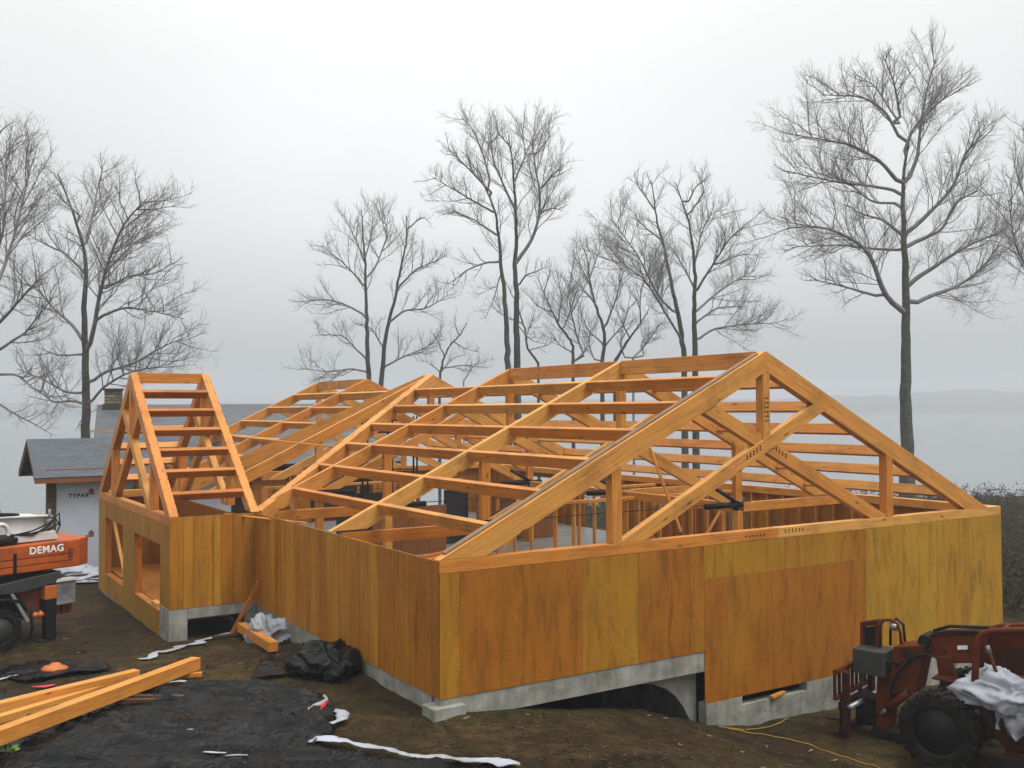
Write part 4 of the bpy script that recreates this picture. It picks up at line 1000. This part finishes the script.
        for j in range(nz-1):
            for i in range(nx-1): k = j*nx+i; f.append((k, k+1, k+nx+1, k+nx))
        me = bpy.data.meshes.new(name); b0 = base_of(t); me.from_pydata([tuple(t.matrix_basis.inverted() @ v) for v in co], [], f); me.materials.append(M['white_plastic']); me.polygons.foreach_set("use_smooth", [True]*len(f))
        o = obj(name, me, t); md = o.modifiers.new("thick", 'SOLIDIFY'); md.thickness = .008
    drape("hanging_fold", -.85, -1.45, 1.5, .72, -.05, None, 3)
    drape("hanging_fold", -.02, -.55, .98, 1.34, -.28, None, 6)
forklift()

def crane():
    O = Vector((-5.04, 10.58, -.42)); A = Vector((.944, .329, 0)); Lf = Vector((.329, -.944, 0))    # x runs to its rear end, L toward the camera
    root = thing("crane_truck", "orange and white mobile crane truck at the left edge with white lettering on its counterweight", "crane", O)
    s = Local(root, O, A, Lf)
    OR, WH, BK, GR, RU = M['orange_paint'], M['white_paint'], M['black_steel'], M['grey_paint'], M['rust_orange']
    for x in (-.2, -1.75, -5.5):
        for y in (0, -2.1): s.wheel(x, y-.19 if y == 0 else y, .50, .38, 'dark_grey', 18)
        s.tube("axle", [(x, -.3, .5), (x, -2.0, .5)], .09, BK)
    s.plate("chassis", [(-8, .72), (-8, 1.25), (1.0, 1.22), (1.05, .85), (.6, .72)], -1.95, -.28, BK)
    s.plate("deck", [(-8, 1.26), (-8, 1.42), (-.3, 1.50), (1.0, 1.62), (1.19, 1.64), (1.19, 1.40), (.4, 1.28)], -2.2, -.05, M['dark_grey'], None, .015)
    s.plate("mudguard", [(-.9, .9), (-.75, 1.12), (-.2, 1.22), (.3, 1.12), (.42, .86), (.36, .86), (.26, 1.06), (-.2, 1.16), (-.7, 1.06), (-.84, .9)], -.42, .02, BK)
    s.plate("brace_bar", [(.02, 1.28), (.10, 1.28), (.46, .62), (.38, .60)], -.05, .0, GR)
    s.plate("frame_end", [(.25, 1.32), (.8, 1.34), (.80, .62), (.5, .60), (.25, .85)], -1.9, -.25, RU)
    s.box("orange_bracket", (.80, -.3, 1.03), (1.08, -.02, 1.34), M['orange_plastic'], None, .02)
    og = s.box("outrigger", (.84, -.26, .12), (1.08, -.04, 1.03), BK, None, .02)
    s.box("outrigger_pad", (.74, -.36, .0), (1.18, .06, .10), BK, og, .02)
    s.box("outrigger", (.84, -2.2, .12), (1.08, -1.98, 1.03), BK, None, .02)
    tb = s.box("toolbox", (1.09, -.55, .86), (1.54, -.06, 1.38), M['grey_paint'], None, .02); s.plate("toolbox_lid", [(1.06, 1.385), (1.56, 1.385), (1.50, 1.46), (1.10, 1.46)], -.58, -.03, WH, tb)
    s.tube("tail_light", [(.60, -.10, .72), (.60, -.02, .72)], .07, M['orange_plastic']); s.tube("tail_light", [(.72, -.10, .72), (.72, -.02, .72)], .07, M['orange_plastic'])
    for x in (1.2, 1.35, 1.48): s.box("mud_flap", (x-.05, -.5, .62), (x+.05, -.2, .86), RU, None, .01)
    s.tube("hose", [(.55, -.1, 1.0), (.50, -.06, .75), (.55, -.08, .45), (.50, -.1, .22)], .03, BK)
    # counterweight
    mb = MB(); prof = [(-2.6, -.05), (1.62, -.05), (1.95, -.28), (1.95, -2.0), (1.62, -2.25), (-2.6, -2.25)]
    lo = [s.p(x, y, 1.70) for x, y in prof]; hi = [s.p(x, y, 2.29 if x < 0 else 2.34) for x, y in prof]
    mb.face(lo[::-1], A); mb.face(hi, A)
    for i in range(6): j = (i+1) % 6; mb.face([lo[i], lo[j], hi[j], hi[i]], A)
    cw = mb.build("counterweight", OR, root, .03, False, True)
    s.box("seam", (-2.6, -.048, 2.02), (1.44, -.044, 2.032), BK, cw, 0); s.box("seam", (-2.6, -.048, 1.865), (1.44, -.044, 1.875), BK, cw, 0)
    s.box("lug", (1.36, -.05, 1.95), (1.44, .0, 2.14), RU, cw, .01); s.box("strap", (.10, -.046, 1.70), (.17, -.03, 2.16), BK, cw, .005)
    text("DEMAG", s.p(.45, -.046, 2.10), .22, M['lettering'], cw, 0, .006, .022, 0, "lettering", A, ZA)
    # white superstructure
    s.plate("winch_housing", [(-2.6, 2.35), (-2.6, 2.96), (.48, 2.93), (.62, 2.90), (1.18, 2.86), (1.20, 2.40), (.9, 2.36)], -1.6, -.5, WH, None, .03)
    s.plate("base_ring", [(.1, 2.35), (.15, 2.52), (1.15, 2.56), (1.22, 2.35)], -1.9, -.25, WH, None, .02)
    s.plate("rail_top", [(-.3, 2.93), (-.3, 2.97), (1.16, 2.90), (1.16, 2.86)], -.62, -.40, WH)
    hk = [(-.06+.15*math.cos(a), -.28, 2.60+.20*math.sin(a)) for a in np.linspace(2.6, -1.6, 14)]; s.tube("lifting_eye", hk, .05, WH)
    s.box("motor", (-.3, -.5, 2.36), (.28, -.18, 2.5), BK, None, .04); s.tube("motor_drum", [(-.25, -.3, 2.46), (.2, -.3, 2.46)], .11, BK)
    s.plate("control_box", [(1.0, 2.40), (1.0, 2.80), (1.12, 2.82), (1.12, 2.40)], -.5, -.3, M['grey_paint'])
    for k, (a, b) in enumerate(((0, .1), (.05, -.05), (.1, .2))):
        s.tube("hose", [(.2+a, -.26, 2.55), (.6, -.22, 2.50+a), (.98, -.26, 2.62+b*.5), (1.16+a, -.3, 2.74+b), (1.28, -.3, 2.66), (1.22, -.32, 2.50), (1.05, -.3, 2.46)], .018, BK)
    s.tube("valve_post", [(1.08, -.4, 2.8), (1.08, -.4, 3.04)], .03, GR); s.tube("lamp", [(-.10, -.6, 3.06), (-.10, -.46, 3.06)], .11, M['grey_steel'])
    s.tube("cable_bundle", [(-.4, -.5, 2.99), (.0, -.46, 3.0), (.3, -.5, 2.97), (.45, -.6, 2.94)], .045, BK)
    s.plate("boom", [(-9, 3.0), (-9, 3.6), (-1.0, 3.35), (-1.0, 2.9)], -1.4, -.7, WH, None, .03)
    s.plate("cab", [(-9, 1.2), (-9, 2.4), (-8.7, 3.0), (-7.4, 3.0), (-7.2, 1.2)], -2.2, -.05, OR, None, .05)
crane()

# ------------------------------------------------------------------ bare trees
class Tubes:
    def __init__(s): s.co = []; s.f = []; s.n = 0
    def add(s, P, r0, r1, sides):
        P = np.asarray(P, float); n = len(P)
        D = np.gradient(P, axis=0); D /= np.linalg.norm(D, axis=1)[:, None]+1e-9
        ref = np.array([.31, .77, .13]) if abs(D[0][2]) > .8 else np.array([0, 0, 1.0])
        A = np.cross(D, ref); A /= np.linalg.norm(A, axis=1)[:, None]+1e-9; B = np.cross(D, A)
        th = np.arange(sides)*2*math.pi/sides; r = np.linspace(r0, r1, n)[:, None, None]
        V = P[:, None, :]+r*(A[:, None, :]*np.cos(th)[None, :, None]+B[:, None, :]*np.sin(th)[None, :, None])
        s.co.append(V.reshape(-1, 3)); i = np.arange(n-1)[:, None]*sides+s.n; k = np.arange(sides)[None, :]; k2 = (k+1) % sides
        s.f.append(np.stack([i+k, i+k2, i+sides+k2, i+sides+k], -1).reshape(-1, 4)); s.n += n*sides
    def build(s, name, m, parent):
        co = np.concatenate(s.co)-np.array(base_of(parent)); f = np.concatenate(s.f)
        me = bpy.data.meshes.new(name); me.vertices.add(len(co)); me.vertices.foreach_set("co", co.ravel())
        me.loops.add(len(f)*4); me.loops.foreach_set("vertex_index", f.ravel().astype(np.int32)); me.polygons.add(len(f))
        me.polygons.foreach_set("loop_start", np.arange(0, len(f)*4, 4, dtype=np.int32))
        try: me.polygons.foreach_set("loop_total", np.full(len(f), 4, np.int32))
        except Exception: pass
        me.update(calc_edges=True); me.materials.append(m); me.polygons.foreach_set("use_smooth", [True]*len(f))
        return obj(name, me, parent)
def unit(v): return v/(np.linalg.norm(v)+1e-9)
def walk(rng, p, d, L, n, wob, up):
    P = [p]; st = L/n
    for _ in range(n):
        d = unit(d+rng.normal(0, wob, 3)+np.array([0, 0, up])); p = p+d*st; P.append(p)
    return np.array(P)
def spawn(rng, T, P, L, r0, level, dens):
    """side shoots along a branch, finer at every level"""
    n = max(2, int(L*dens[level])); seg = np.linalg.norm(np.diff(P, axis=0), axis=1); cum = np.concatenate([[0], np.cumsum(seg)])
    for k in range(n):
        t = .22+.78*(k+rng.random())/n if level == 0 else .15+.85*(k+rng.random())/n
        x = min(t, .995)*cum[-1]; i = min(np.searchsorted(cum, x, 'right')-1, len(P)-2); q = P[i]+(P[i+1]-P[i])*((x-cum[i])/max(seg[i], 1e-6))
        d = unit(P[i+1]-P[i]); rnd = rng.normal(0, 1, 3); side = unit(rnd-d*np.dot(rnd, d)); ang = rng.uniform(.5, 1.05)
        nd = unit(d*math.cos(ang)+side*math.sin(ang)+np.array([0, 0, .16]))
        l = L*(.58, .52, .5)[level]*(1.12-.62*t)*rng.uniform(.5, 1.2); l = min(max(l, .3), (3.6, 1.6, .8)[level])
        rr = min(r0*(.5-.2*t), (.032, .0118, .0060)[level]); rr = max(rr, (.0125, .0073, .0050)[level])
        S = walk(rng, q, nd, l, (6, 4, 2)[level], (.13, .15, .15)[level], (.07, .09, .09)[level])
        T.add(S, rr, max(rr*.3, .0038), (5, 3, 3)[level])
        if level < 2: spawn(rng, T, S, l, rr, level+1, dens)
def tree(Z, trunks, limbs, label, seed, tr=None, dens=(2.7, 4.8, 6.6), spread=.55, lr=1.0, trim=.90, name="bare_tree"):
    """trunks / limbs: outlines read off the photo (x, y) that become 3-D limbs with a depth of their own"""
    rng = np.random.default_rng(seed); pxm = Z/F_PX
    bx = trunks[0][0][0][0]; b3 = at(bx, trunks[0][0][0][1], Z); gz0 = ground(b3[0], b3[1])-.1
    root = thing(name, label, "tree", (b3[0], b3[1], gz0+.1), "bare trees along the shore")
    TT = Tubes(); CT = Tubes(); allp = []
    def fine(P, n):
        P = np.asarray(P, float); seg = np.linalg.norm(np.diff(P, axis=0), axis=1); c = np.concatenate([[0], np.cumsum(seg)]); x = np.linspace(0, c[-1], n)
        Q = np.stack([np.interp(x, c, P[:, k]) for k in range(P.shape[1])], 1)
        for _ in range(2): Q[1:-1] = (Q[:-2]+2*Q[1:-1]+Q[2:])/4
        return Q
    tips = []
    for ti, (pts, w0, w1) in enumerate(trunks):
        Q = fine(pts, 26); Q = Q[0]+(Q-Q[0])*trim; dz = np.linspace(0, rng.uniform(-1, 1)*.06*np.linalg.norm(Q[-1]-Q[0])*pxm, len(Q)) + (0 if ti == 0 else rng.uniform(-.5, .5))
        P = np.array([at(x, y, Z+e) for (x, y), e in zip(Q, dz)])
        P[1:] += rng.normal(0, .025, P[1:].shape)
        allp.append((Q, dz, P))
        r0, r1 = w0*pxm/2, w1*pxm/2
        foot = P[0].copy(); foot[2] = ground(foot[0], foot[1])-.3
        if ti == 0 or len(pts[0]) == 2 and pts[0][1] > 340:
            n = 8; F_ = np.array([foot+(P[0]-foot)*k/n for k in range(n+1)]); TT.add(F_, r0*1.5, r0*1.02, 12)
        TT.add(P, r0, max(r1, .012), 12); Lt = np.linalg.norm(np.diff(P, axis=0), axis=1).sum()
        # shoots on the upper trunk
        h = int(len(P)*.34); spawn(rng, CT, P[h:], min(Lt*.5, 5), r0*.5, 0, [d*.9 for d in dens])
    for pts, w0 in limbs:
        best = min(((abs(q[0]-pts[0][0])+abs(q[1]-pts[0][1]), dz[i], P[i]) for Q, dz, P in allp for i, q in enumerate(Q)), key=lambda t: t[0])
        Q = fine(pts, 16); Q = Q[0]+(Q-Q[0])*(trim if Q[-1][1] < Q[0][1]-60 else .90); ln = np.linalg.norm(Q-Q[0], axis=1)*pxm; k = rng.uniform(-spread, spread)
        P = np.array([at(x, y, Z+best[1]+l*k) for (x, y), l in zip(Q, ln)])
        P[1:] += np.cumsum(rng.normal(0, .03, P[1:].shape), axis=0)*.45
        if best[0] < 14: P[0] = best[2]
        elif pts[0][1] > 335:
            g = P[0].copy(); g[2] = ground(g[0], g[1])-.2; CT.add(np.array([g, (g*2+P[0])/3, (g+2*P[0])/3, P[0]]), max(w0*pxm/2*1.2, .02), max(w0*pxm/2, .02), 8)
        L = np.linalg.norm(np.diff(P, axis=0), axis=1).sum(); r0 = max(w0*pxm/2*lr, .02)
        CT.add(P, r0, max(r0*.22, .012), 7); spawn(rng, CT, P, L, r0, 0, dens); allp.append((Q, np.array([best[1]+l*k for l in ln]), P))
    TT.build("trunk", M['bark'], root); CT.build("crown", M['twig'], root)
def tf(sx, ox, oy): return lambda L: [(ox+x/sx, oy+y/sx) for x, y in L]

z6 = tf(1.708, 740, 10)
tree(60, [(z6([(285, 768), (283, 640), (283, 510), (283, 390), (277, 290), (276, 190), (285, 130), (294, 90)]), 13, 1.6)],
     [(z6(l), w) for l, w in (
      ([(272, 510), (240, 485), (225, 435), (205, 385), (150, 355), (100, 340), (40, 345)], 6), ([(240, 490), (190, 475), (105, 460)], 3.2), ([(283, 390), (240, 355), (190, 345), (175, 330)], 4),
      ([(275, 300), (235, 250), (180, 220), (75, 205)], 4.5), ([(275, 225), (250, 170), (200, 140), (125, 140)], 3.6), ([(275, 190), (262, 120), (240, 60)], 3.2), ([(283, 300), (310, 240), (315, 170), (330, 90), (345, 40)], 4.5),
      ([(288, 380), (340, 330), (380, 290), (400, 220), (440, 180)], 4.8), ([(290, 400), (360, 370), (385, 310), (430, 290)], 4.5), ([(292, 465), (350, 425), (400, 395), (460, 370)], 5), ([(292, 505), (340, 480), (390, 465), (430, 435), (470, 380)], 5),
      ([(275, 310), (230, 300), (150, 290), (60, 270)], 3.6), ([(283, 410), (230, 410), (160, 400), (70, 405)], 3.2), ([(277, 250), (300, 190), (350, 140), (400, 110)], 3.4), ([(276, 200), (225, 120), (180, 90)], 2.6), ([(275, 330), (220, 330), (190, 300), (120, 260)], 3))],
     "tallest bare tree with one thick trunk, standing alone right of the gable", 21, trim=.83)
z3 = tf(2.195, 0, 90)
tree(52, [(z3([(188, 760), (188, 680), (188, 600), (186, 480), (187, 400), (189, 330), (175, 260), (150, 190), (118, 120)]), 9, 1)],
     [(z3(l), w) for l, w in (
      ([(192, 580), (215, 490), (222, 430), (250, 340), (290, 250), (340, 205)], 5), ([(188, 345), (200, 280), (215, 200), (228, 150)], 3.2), ([(188, 560), (150, 500), (110, 470), (70, 420), (10, 400)], 4), ([(195, 645), (240, 610), (300, 600), (360, 560), (430, 530)], 3.5),
      ([(195, 690), (240, 640), (300, 610), (400, 590)], 3), ([(185, 665), (140, 665), (90, 640), (20, 610)], 2.8), ([(215, 500), (280, 470), (350, 480), (430, 500)], 3), ([(222, 440), (300, 400), (350, 400), (400, 370)], 3), ([(186, 400), (140, 350), (90, 330), (40, 300)], 3), ([(186, 580), (120, 580), (60, 555)], 2.4),
      ([(188, 690), (155, 680), (110, 690), (60, 650)], 3), ([(230, 400), (300, 330), (360, 290)], 2.6), ([(180, 280), (130, 230), (100, 190)], 2.2), ([(188, 735), (200, 690), (160, 750)], 2))],
     "bare tree with spreading crown rising behind the grey shingle shed", 22)
tree(46, [([(-10, 460), (-8, 350), (-12, 250), (-6, 160), (2, 95)], 11, 1.2)],
     [([(-8, 330), (20, 300), (48, 268)], 4), ([(-9, 300), (10, 250), (28, 190), (36, 150)], 4), ([(-8, 355), (30, 330), (62, 290)], 3.4), ([(-10, 280), (8, 220), (10, 125)], 3.4), ([(-8, 375), (20, 372), (50, 398), (78, 396)], 3), ([(-8, 400), (25, 420), (60, 440)], 2.4), ([(-10, 290), (-40, 220), (-60, 170)], 4), ([(-8, 380), (-50, 340), (-90, 320)], 4)],
     "bare tree half cut off by the photo's left edge", 23)
z4 = tf(2.477, 280, 90)
tree(68, [(z4([(220, 720), (216, 600), (213, 500), (210, 400), (203, 300), (200, 250)]), 5, .8), (z4([(250, 730), (258, 640), (270, 560), (290, 490), (300, 430), (320, 340), (320, 265)]), 5, .8)],
     [(z4(l), w) for l, w in (([(215, 560), (160, 530), (100, 515), (30, 525)], 2.6), ([(212, 490), (170, 440), (110, 390), (90, 375)], 2.4), ([(210, 430), (180, 350), (150, 290)], 2), ([(212, 470), (240, 430), (270, 350), (260, 285)], 2.4), ([(265, 580), (310, 540), (370, 540), (430, 500)], 2.6),
      ([(290, 490), (340, 440), (390, 420), (420, 405)], 2.4), ([(250, 690), (310, 660), (380, 630), (420, 600)], 2.4), ([(218, 670), (150, 600), (80, 600)], 2.2), ([(222, 700), (170, 690), (100, 700), (40, 690)], 2.2), ([(320, 340), (360, 310), (380, 330)], 1.8), ([(258, 640), (220, 580), (170, 570)], 2), ([(211, 420), (230, 340), (225, 270)], 1.8))],
     "bare tree with twin slim trunks over the rear gable, left of centre", 24, dens=(2.7, 4.7, 6.2))
tree(74, [(z4([(395, 720), (405, 660), (425, 620), (455, 590), (470, 565)]), 2.6, .6)],
     [(z4(l), w) for l, w in (([(400, 690), (450, 680), (520, 690)], 1.6), ([(406, 655), (385, 610), (370, 590)], 1.6), ([(425, 620), (460, 640), (500, 650)], 1.6), ([(400, 700), (360, 670), (330, 665)], 1.5), ([(455, 720), (480, 680), (520, 660)], 1.4), ([(398, 700), (430, 660), (450, 655)], 1.4), ([(440, 605), (430, 570), (435, 550)], 1.2))],
     "small low bare tree right of the twin slim trunks", 25, dens=(2.7, 4.7, 6.2))
z5 = tf(2.744, 480, 90)
tree(64, [(z5([(78, 760), (72, 640), (66, 540), (57, 470), (50, 380), (40, 290), (15, 225), (-20, 150)]), 6, .9), (z5([(102, 760), (101, 620), (99, 520), (95, 440), (100, 330), (95, 250), (88, 150), (75, 55)]), 7, .9)],
     [(z5(l), w) for l, w in (([(100, 470), (140, 420), (165, 350), (170, 270), (150, 180), (140, 85)], 4), ([(165, 335), (200, 320), (235, 330)], 2), ([(103, 540), (130, 500), (190, 475)], 2.4), ([(97, 330), (60, 250), (30, 180), (20, 90)], 2.8), ([(95, 250), (130, 170), (120, 70)], 2.2), ([(170, 270), (210, 220), (245, 185)], 2.2),
      ([(57, 472), (10, 470), (-55, 500), (-110, 540)], 2.6), ([(50, 400), (-20, 350), (-90, 320)], 2.6), ([(40, 290), (-40, 210), (-110, 140), (-170, 250)][:3], 2.6), ([(45, 340), (-60, 280), (-150, 230)], 2.4), ([(60, 500), (30, 600), (10, 640)], 1.6), ([(90, 160), (40, 110), (35, 60)], 1.8), ([(150, 180), (190, 130), (195, 90)], 1.8), ([(100, 640), (140, 690), (190, 700)], 1.6), ([(30, 260), (5, 160), (-30, 80), (-60, 50)], 2.2))],
     "tall bare tree with two parallel trunks rising above the ridge near the middle", 26)
tree(78, [(z5([(335, 745), (345, 660), (320, 590), (300, 520), (290, 430), (275, 390)]), 4, .7), (z5([(370, 745), (410, 680), (440, 640), (475, 585)]), 3.6, .7)],
     [(z5(l), w) for l, w in (([(345, 650), (380, 560), (400, 480)], 2.4), ([(420, 735), (470, 680), (500, 620)], 2.4), ([(325, 600), (280, 540), (240, 500)], 2), ([(300, 520), (330, 440), (340, 380)], 2), ([(440, 640), (440, 560), (450, 500)], 1.8), ([(340, 700), (290, 650), (270, 590)], 2), ([(410, 680), (380, 620), (370, 580)], 1.8), ([(315, 745), (300, 690), (310, 620)], 1.8), ([(450, 735), (440, 690), (480, 650)], 1.8), ([(400, 740), (380, 690), (420, 620)], 1.8), ([(345, 700), (400, 640), (420, 560)], 1.8), ([(315, 570), (270, 470), (255, 410)], 1.6))],
     "low crooked multi-stemmed bare tree just behind the ridge beam", 27, dens=(2.7, 4.7, 6.2))
tree(80, [(z5([(255, 745), (256, 690), (215, 640), (175, 560), (150, 495)]), 3.2, .6)],
     [(z5(l), w) for l, w in (([(292, 745), (270, 690), (240, 560), (250, 470)], 2.4), ([(215, 640), (225, 560), (215, 490)], 1.8), ([(175, 560), (190, 500), (200, 460)], 1.6), ([(200, 610), (150, 590), (120, 550)], 1.6), ([(255, 720), (215, 700), (180, 650)], 1.6), ([(262, 745), (300, 700), (310, 650)], 1.6), ([(230, 655), (250, 600), (270, 540)], 1.5))],
     "thin forked bare tree between the parallel trunks and the crooked one", 28, dens=(2.7, 4.7, 6.2))
tree(76, [(z5([(160, 750), (125, 700), (118, 640), (90, 560), (60, 500)]), 2.6, .6)],
     [(z5(l), w) for l, w in (([(122, 690), (150, 620), (160, 570)], 1.6), ([(118, 640), (60, 620), (20, 590)], 1.6), ([(130, 715), (190, 700), (220, 680)], 1.5))],
     "short slanting bare tree at the foot of the two parallel trunks", 29, dens=(2.5, 4.4, 5.8))
tree(70, [(z5([(560, 728), (545, 610), (525, 530), (505, 420), (480, 330), (460, 195)]), 5.4, .8), (z5([(590, 725), (588, 620), (588, 560), (590, 470), (580, 370), (565, 300), (530, 200)]), 5.6, .8)],
     [(z5(l), w) for l, w in (([(588, 545), (550, 470), (510, 410)], 2.4), ([(590, 560), (640, 480), (700, 390), (750, 345)], 3), ([(593, 690), (640, 650), (720, 635), (840, 630)], 2.8), ([(556, 690), (500, 600), (430, 490), (370, 460), (330, 440)], 2.8), ([(590, 470), (610, 380), (640, 320), (690, 310)], 2.2), ([(570, 310), (590, 260), (630, 225)], 2), ([(590, 610), (680, 530), (780, 480)], 2.8),
      ([(545, 620), (480, 560), (420, 430), (340, 325)], 2.6), ([(590, 640), (660, 590), (750, 590)], 2.2), ([(505, 420), (440, 370), (390, 300)], 2), ([(480, 330), (430, 260), (415, 220)], 2), ([(575, 340), (620, 270), (600, 210)], 1.8), ([(640, 480), (720, 450), (780, 450)], 1.8))],
     "broad bare tree with two leaning trunks directly behind the gable peak", 30, dens=(2.8, 4.8, 6.4))
tree(66, [([(1062, 470), (1058, 380), (1055, 300), (1052, 220), (1045, 130), (1050, 90)], 10, 1.2)],
     [([(1056, 330), (1030, 272), (1012, 240), (1004, 185)], 3.4), ([(1053, 250), (1025, 200), (1010, 155)], 3), ([(1048, 180), (1030, 150), (1018, 120)], 2.6), ([(1056, 300), (1030, 250), (1015, 262)], 2.4), ([(1056, 320), (1090, 250), (1100, 180)], 4)],
     "bare tree cut off by the photo's right edge, branches only", 31)

# ------------------------------------------------------------------ brambles on the bank
def brush():
    rng = np.random.default_rng(77); T = Tubes(); mb = MB(); k = 0
    while k < 4200:
        if k < 1500: X, Z = rng.uniform(14.5, 24), rng.uniform(30, 45)
        else: X, Z = rng.uniform(-4, 44), rng.uniform(44, 72)
        p = cg(X, Z); k += 1
        if -1 < p.x < RS+.8 and -1 < p.y < 25: continue
        z = ground(p.x, p.y); h = rng.uniform(.4, 1.25)*(1.3 if rng.random() < .12 else 1)
        S = walk(rng, np.array([p.x, p.y, z]), unit(np.array([rng.normal(0, .4), rng.normal(0, .4), 1])), h*1.3, 5, .25, -.02); T.add(S, .012, .006, 3)
        for q in S[1:]:
            for _ in range(5):
                c = Vector(q)+Vector(rng.normal(0, .14, 3)); a = Vector(unit(rng.normal(0, 1, 3))); b = a.orthogonal().normalized(); l = rng.uniform(.04, .11)
                mb.face([c-a*l, c+b*l*.5, c+a*l, c-b*l*.5])
    o = mb.build("brush", M['leaf'], None); tag(o, "dark bramble brush covering the bank beyond the right wall", "brush", None, 'stuff')
    st = T.build("brush_stems", M['stem'], None); st.parent = o
brush()
def weed():
    rng = np.random.default_rng(3); mb = MB(); c = Vector((-5.9, 1.75, ground(-5.9, 1.75)+.05))
    for k in range(14):
        a = rng.uniform(0, 6.28); d = Vector((math.cos(a), math.sin(a), rng.uniform(.4, 1.4))).normalized(); l = rng.uniform(.1, .26); s = d.orthogonal().normalized()*l*.16
        m_ = c+d*l*.55+Vector((0, 0, .02)); e = c+d*l-Vector((0, 0, l*.15))
        mb.face([c, m_-s, e, m_+s])
    tag(mb.build("weed", M['plant'], None), "small bright green weed at the lower left on the black sheet", "plant")
weed()

# ------------------------------------------------------------------ air, sky, light
HX = 2300
mb = MB(); mb.box((-HX, -HX, -16), (HX, HX, 70)); hz = mb.build("haze", None or M['water'], None)
m = bpy.data.materials.new("haze_air"); m.use_nodes = True; nt = m.node_tree; nt.nodes.clear()
out = nt.nodes.new("ShaderNodeOutputMaterial"); pv = nt.nodes.new("ShaderNodeVolumePrincipled")
pv.inputs['Color'].default_value = (.80, .84, .88, 1); pv.inputs['Density'].default_value = .0011; pv.inputs['Anisotropy'].default_value = .1
nt.links.new(pv.outputs[0], out.inputs['Volume']); hz.data.materials.clear(); hz.data.materials.append(m); tag(hz, "pale mist over the lake and the far shore", "haze", None, 'stuff')

SUN_EL, SUN_ROT = R(62), R(150)
w = bpy.data.worlds.new("World"); sc.world = w; w.use_nodes = True; nt = w.node_tree; bg = nt.nodes["Background"]
sky = nt.nodes.new("ShaderNodeTexSky"); sky.sky_type = 'NISHITA'; sky.sun_disc = False; sky.sun_elevation = SUN_EL; sky.sun_rotation = SUN_ROT; sky.dust_density = 6; sky.air_density = 1.5
hs = N(nt, "ShaderNodeHueSaturation", Saturation=.12); nt.links.new(sky.outputs[0], hs.inputs['Color'])
tc = nt.nodes.new("ShaderNodeTexCoord"); sx = nt.nodes.new("ShaderNodeSeparateXYZ"); nt.links.new(tc.outputs['Generated'], sx.inputs[0])
grd = ramp(nt, sx.outputs['Z'], [(0.0, (.24, .26, .275)), (.04, (.325, .345, .357)), (.10, (.515, .528, .532)), (.18, (.64, .65, .65)), (.32, (.715, .725, .722)), (.45, (.84, .845, .84)), (1.0, (2.0, 2.0, 2.0))])
nz = noi(nt, tc.outputs['Generated'], 2.2, 5, .5); cl = ramp(nt, nz, [(.3, .93), (.7, 1.06)])
over = mixc(nt, 1.0, grd, cl, 'MULTIPLY')
vd = N(nt, "ShaderNodeVectorMath", operation='DOT_PRODUCT'); nt.links.new(tc.outputs['Generated'], vd.inputs[0])
gd = (FH*math.cos(R(16))+np.array([0, 0, math.sin(R(16))])); vd.inputs[1].default_value = tuple(gd)
thin = ramp(nt, vd.outputs['Value'], [(.0, .78), (.85, .88), (.95, .98), (1.0, 1.05)])     # sky brighter ahead and dimmed to the sides, imitating lens vignetting
over = mixc(nt, 1.0, over, thin, 'MULTIPLY')
sc_ = mixc(nt, 1.0, over, (10.0, 10.0, 10.0), 'MULTIPLY')
fin = mixc(nt, .9, hs.outputs[0], sc_)
nt.links.new(fin, bg.inputs['Color']); bg.inputs['Strength'].default_value = .1
sl = bpy.data.lights.new("sun", 'SUN'); sl.energy = 1.5; sl.angle = R(25); sl.color = (1.0, .97, .93)
so = bpy.data.objects.new("sun", sl); C.objects.link(so)
az = SUN_ROT
sd = Vector((math.sin(az)*math.cos(SUN_EL), math.cos(az)*math.cos(SUN_EL), math.sin(SUN_EL)))
so.rotation_euler = sd.to_track_quat('Z', 'Y').to_euler()

vs = sc.view_settings; vs.view_transform = 'Standard'; vs.look = 'None'; vs.exposure = .6; vs.gamma = 1; vs.use_curve_mapping = False
sc.cycles.use_denoising = True
sc.cycles.max_bounces = 6; sc.cycles.diffuse_bounces = 3; sc.cycles.volume_bounces = 0
